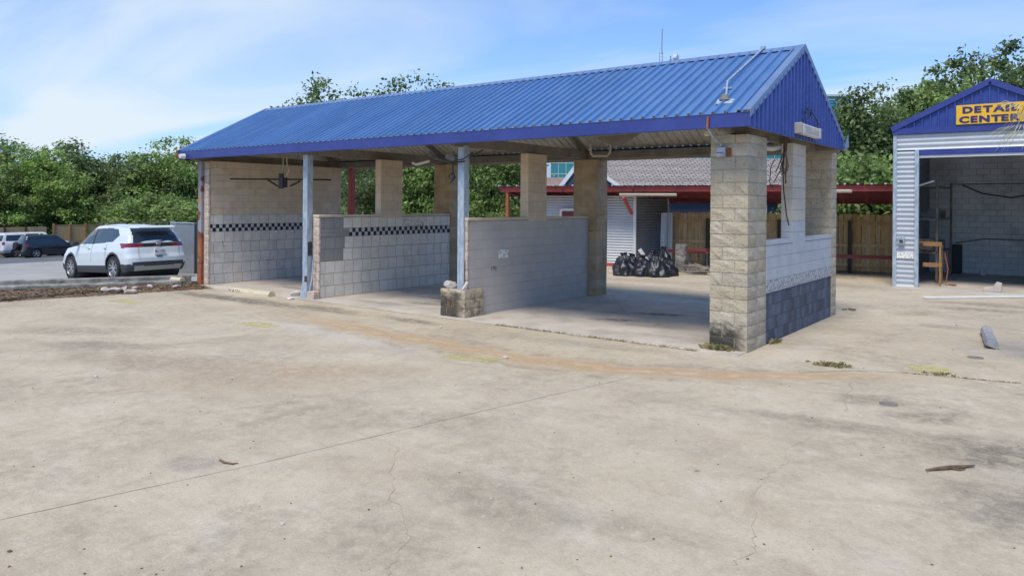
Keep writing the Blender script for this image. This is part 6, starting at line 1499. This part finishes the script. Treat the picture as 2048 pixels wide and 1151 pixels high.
for u in range(-30, 420, 30):
    b_i += 1; p = at(u, 400, 80 - u*.03); tree('bush', p.x, p.y, lotz(p.x), random.uniform(3.6, 4.8), 'leafy shrub in the dense row at the foot of the left tree line', 'shrub', 'shrubs under the left tree line', sx=1.2, cat='shrub')
for k, u, v, d, lab in [('slim',648,176,60,'dark tree rising above the ridge left of centre'), ('slim',612,186,61,'lower leafy sprays above the left part of the ridge'), ('slim',785,186,60,'oak top in the gap just left of the tallest oak over the ridge'), ('slim',700,196,60,'low leafy tuft right of the left oak clump over the ridge'), ('slim',822,168,60,'dark oak top above the middle of the ridge'), ('slim',868,182,62,'lower oak top right of the highest oak above the ridge'), ('midA',835,262,42,'full green tree seen between pier and brown pillar in the middle bay'), ('midA',985,262,40,'full green tree seen between the blue post and tan pier'),
                       ('darkA',720,262,52,'dark tree seen through the left bay opening'), ('midA',930,285,44,'green tree behind the second blue post'), ('brightB',1010,318,42,'green tree left of the office block behind the tan pier'), ('airy',700,300,40,'bare-branched tree seen beside the rear red post'),
                       ('slim2',1722,176,40,'dark oak left of the detail building above the canopy'), ('brightB',1770,215,41,'brighter tree just left of the detail building gable'), ('darkA',1800,186,45,'dark oak behind the eave of the detail building'), ('brightB',1865,158,44,'green oak rising behind the left slope of the detail gable'), ('darkA',1950,122,46,'tall dark oak over the detail building peak'), ('darkA',2055,122,47,'tall dark oak at the right edge of the photo'), ('darkA',1905,160,50,'oak in the gap behind the tall right oaks'),('brightA',1735,330,31,'low bright tree above the fence left of the detail building')]:
    ptree(k, u, v, d, lab, group='oaks and trees behind the buildings')
for i, (u, d) in enumerate([(560,60),(640,56),(720,54),(800,50),(860,46),(930,44),(1000,42),(1060,42),(1680,30),(1730,30),(1780,31),(1840,33)]):
    p = at(u, 400, d); tree('bush', p.x, p.y, lotz(p.x) if p.x < -16.4 else -.02, random.uniform(3.0, 3.8), 'leafy shrub behind the board fence left of the detail building' if u > 1600 else 'leafy shrub at the foot of the trees seen through the wash bays', 'shrub', 'shrubs behind the board fence' if u > 1600 else 'shrubs seen through the bays', cat='shrub')

# ------------------------------------------------------------------ palm at the right edge, mostly outside the frame
pc = at(2150, 235, 10.2); PT = thing('palm_tree', 'palm tree whose pale frond tips enter at the right edge', 'palm', (pc.x, pc.y, 0))
B().tube([(pc.x+.1,pc.y,0),(pc.x+.05,pc.y,1.5),(pc.x,pc.y,pc.z)], [.17,.15,.13], 12).build('trunk', bark_m, PT, smooth=True)
frond_m = mat('pale_dry_palm_frond', (.34, .36, .20), .6, c2=(.50, .46, .34), scale=6)
r = random.Random(4)
def frond(base_, az_, el_, L_, droop, fan=True):
    b = B(); n = 7; d0 = Vector((math.cos(az_)*math.cos(el_), math.sin(az_)*math.cos(el_), math.sin(el_))); stem = [base_ + d0*(L_*.5*t) + Vector((0,0,-droop*.3*t*t)) for t in (0,.5,1)]
    b.tube(stem, .012, 4); hub = stem[-1]; side = d0.cross(Vector((0,0,1))).normalized(); up = side.cross(d0)
    for k in range(22):
        a = (k/21-.5)*2.6; dv = (d0*math.cos(a) + side*math.sin(a)).normalized(); l_ = L_*.55*(.8+.2*math.cos(a)); w_ = .008
        p1_, p2_, p3_ = hub, hub + dv*l_*.55 + up*.02, hub + dv*l_ + Vector((0,0,-droop*r.uniform(.3,.8))); sdv_ = dv.cross(up).normalized()*w_
        b.add([p1_, p2_-sdv_, p3_, p2_+sdv_], [(0,1,2,3)])
    return b.build('frond', frond_m, PT)
for k in range(15): frond(pc, 2*math.pi*k/15 + r.uniform(-.1,.1), r.uniform(-.55,.7), r.uniform(.95,1.15), r.uniform(.15,.4))
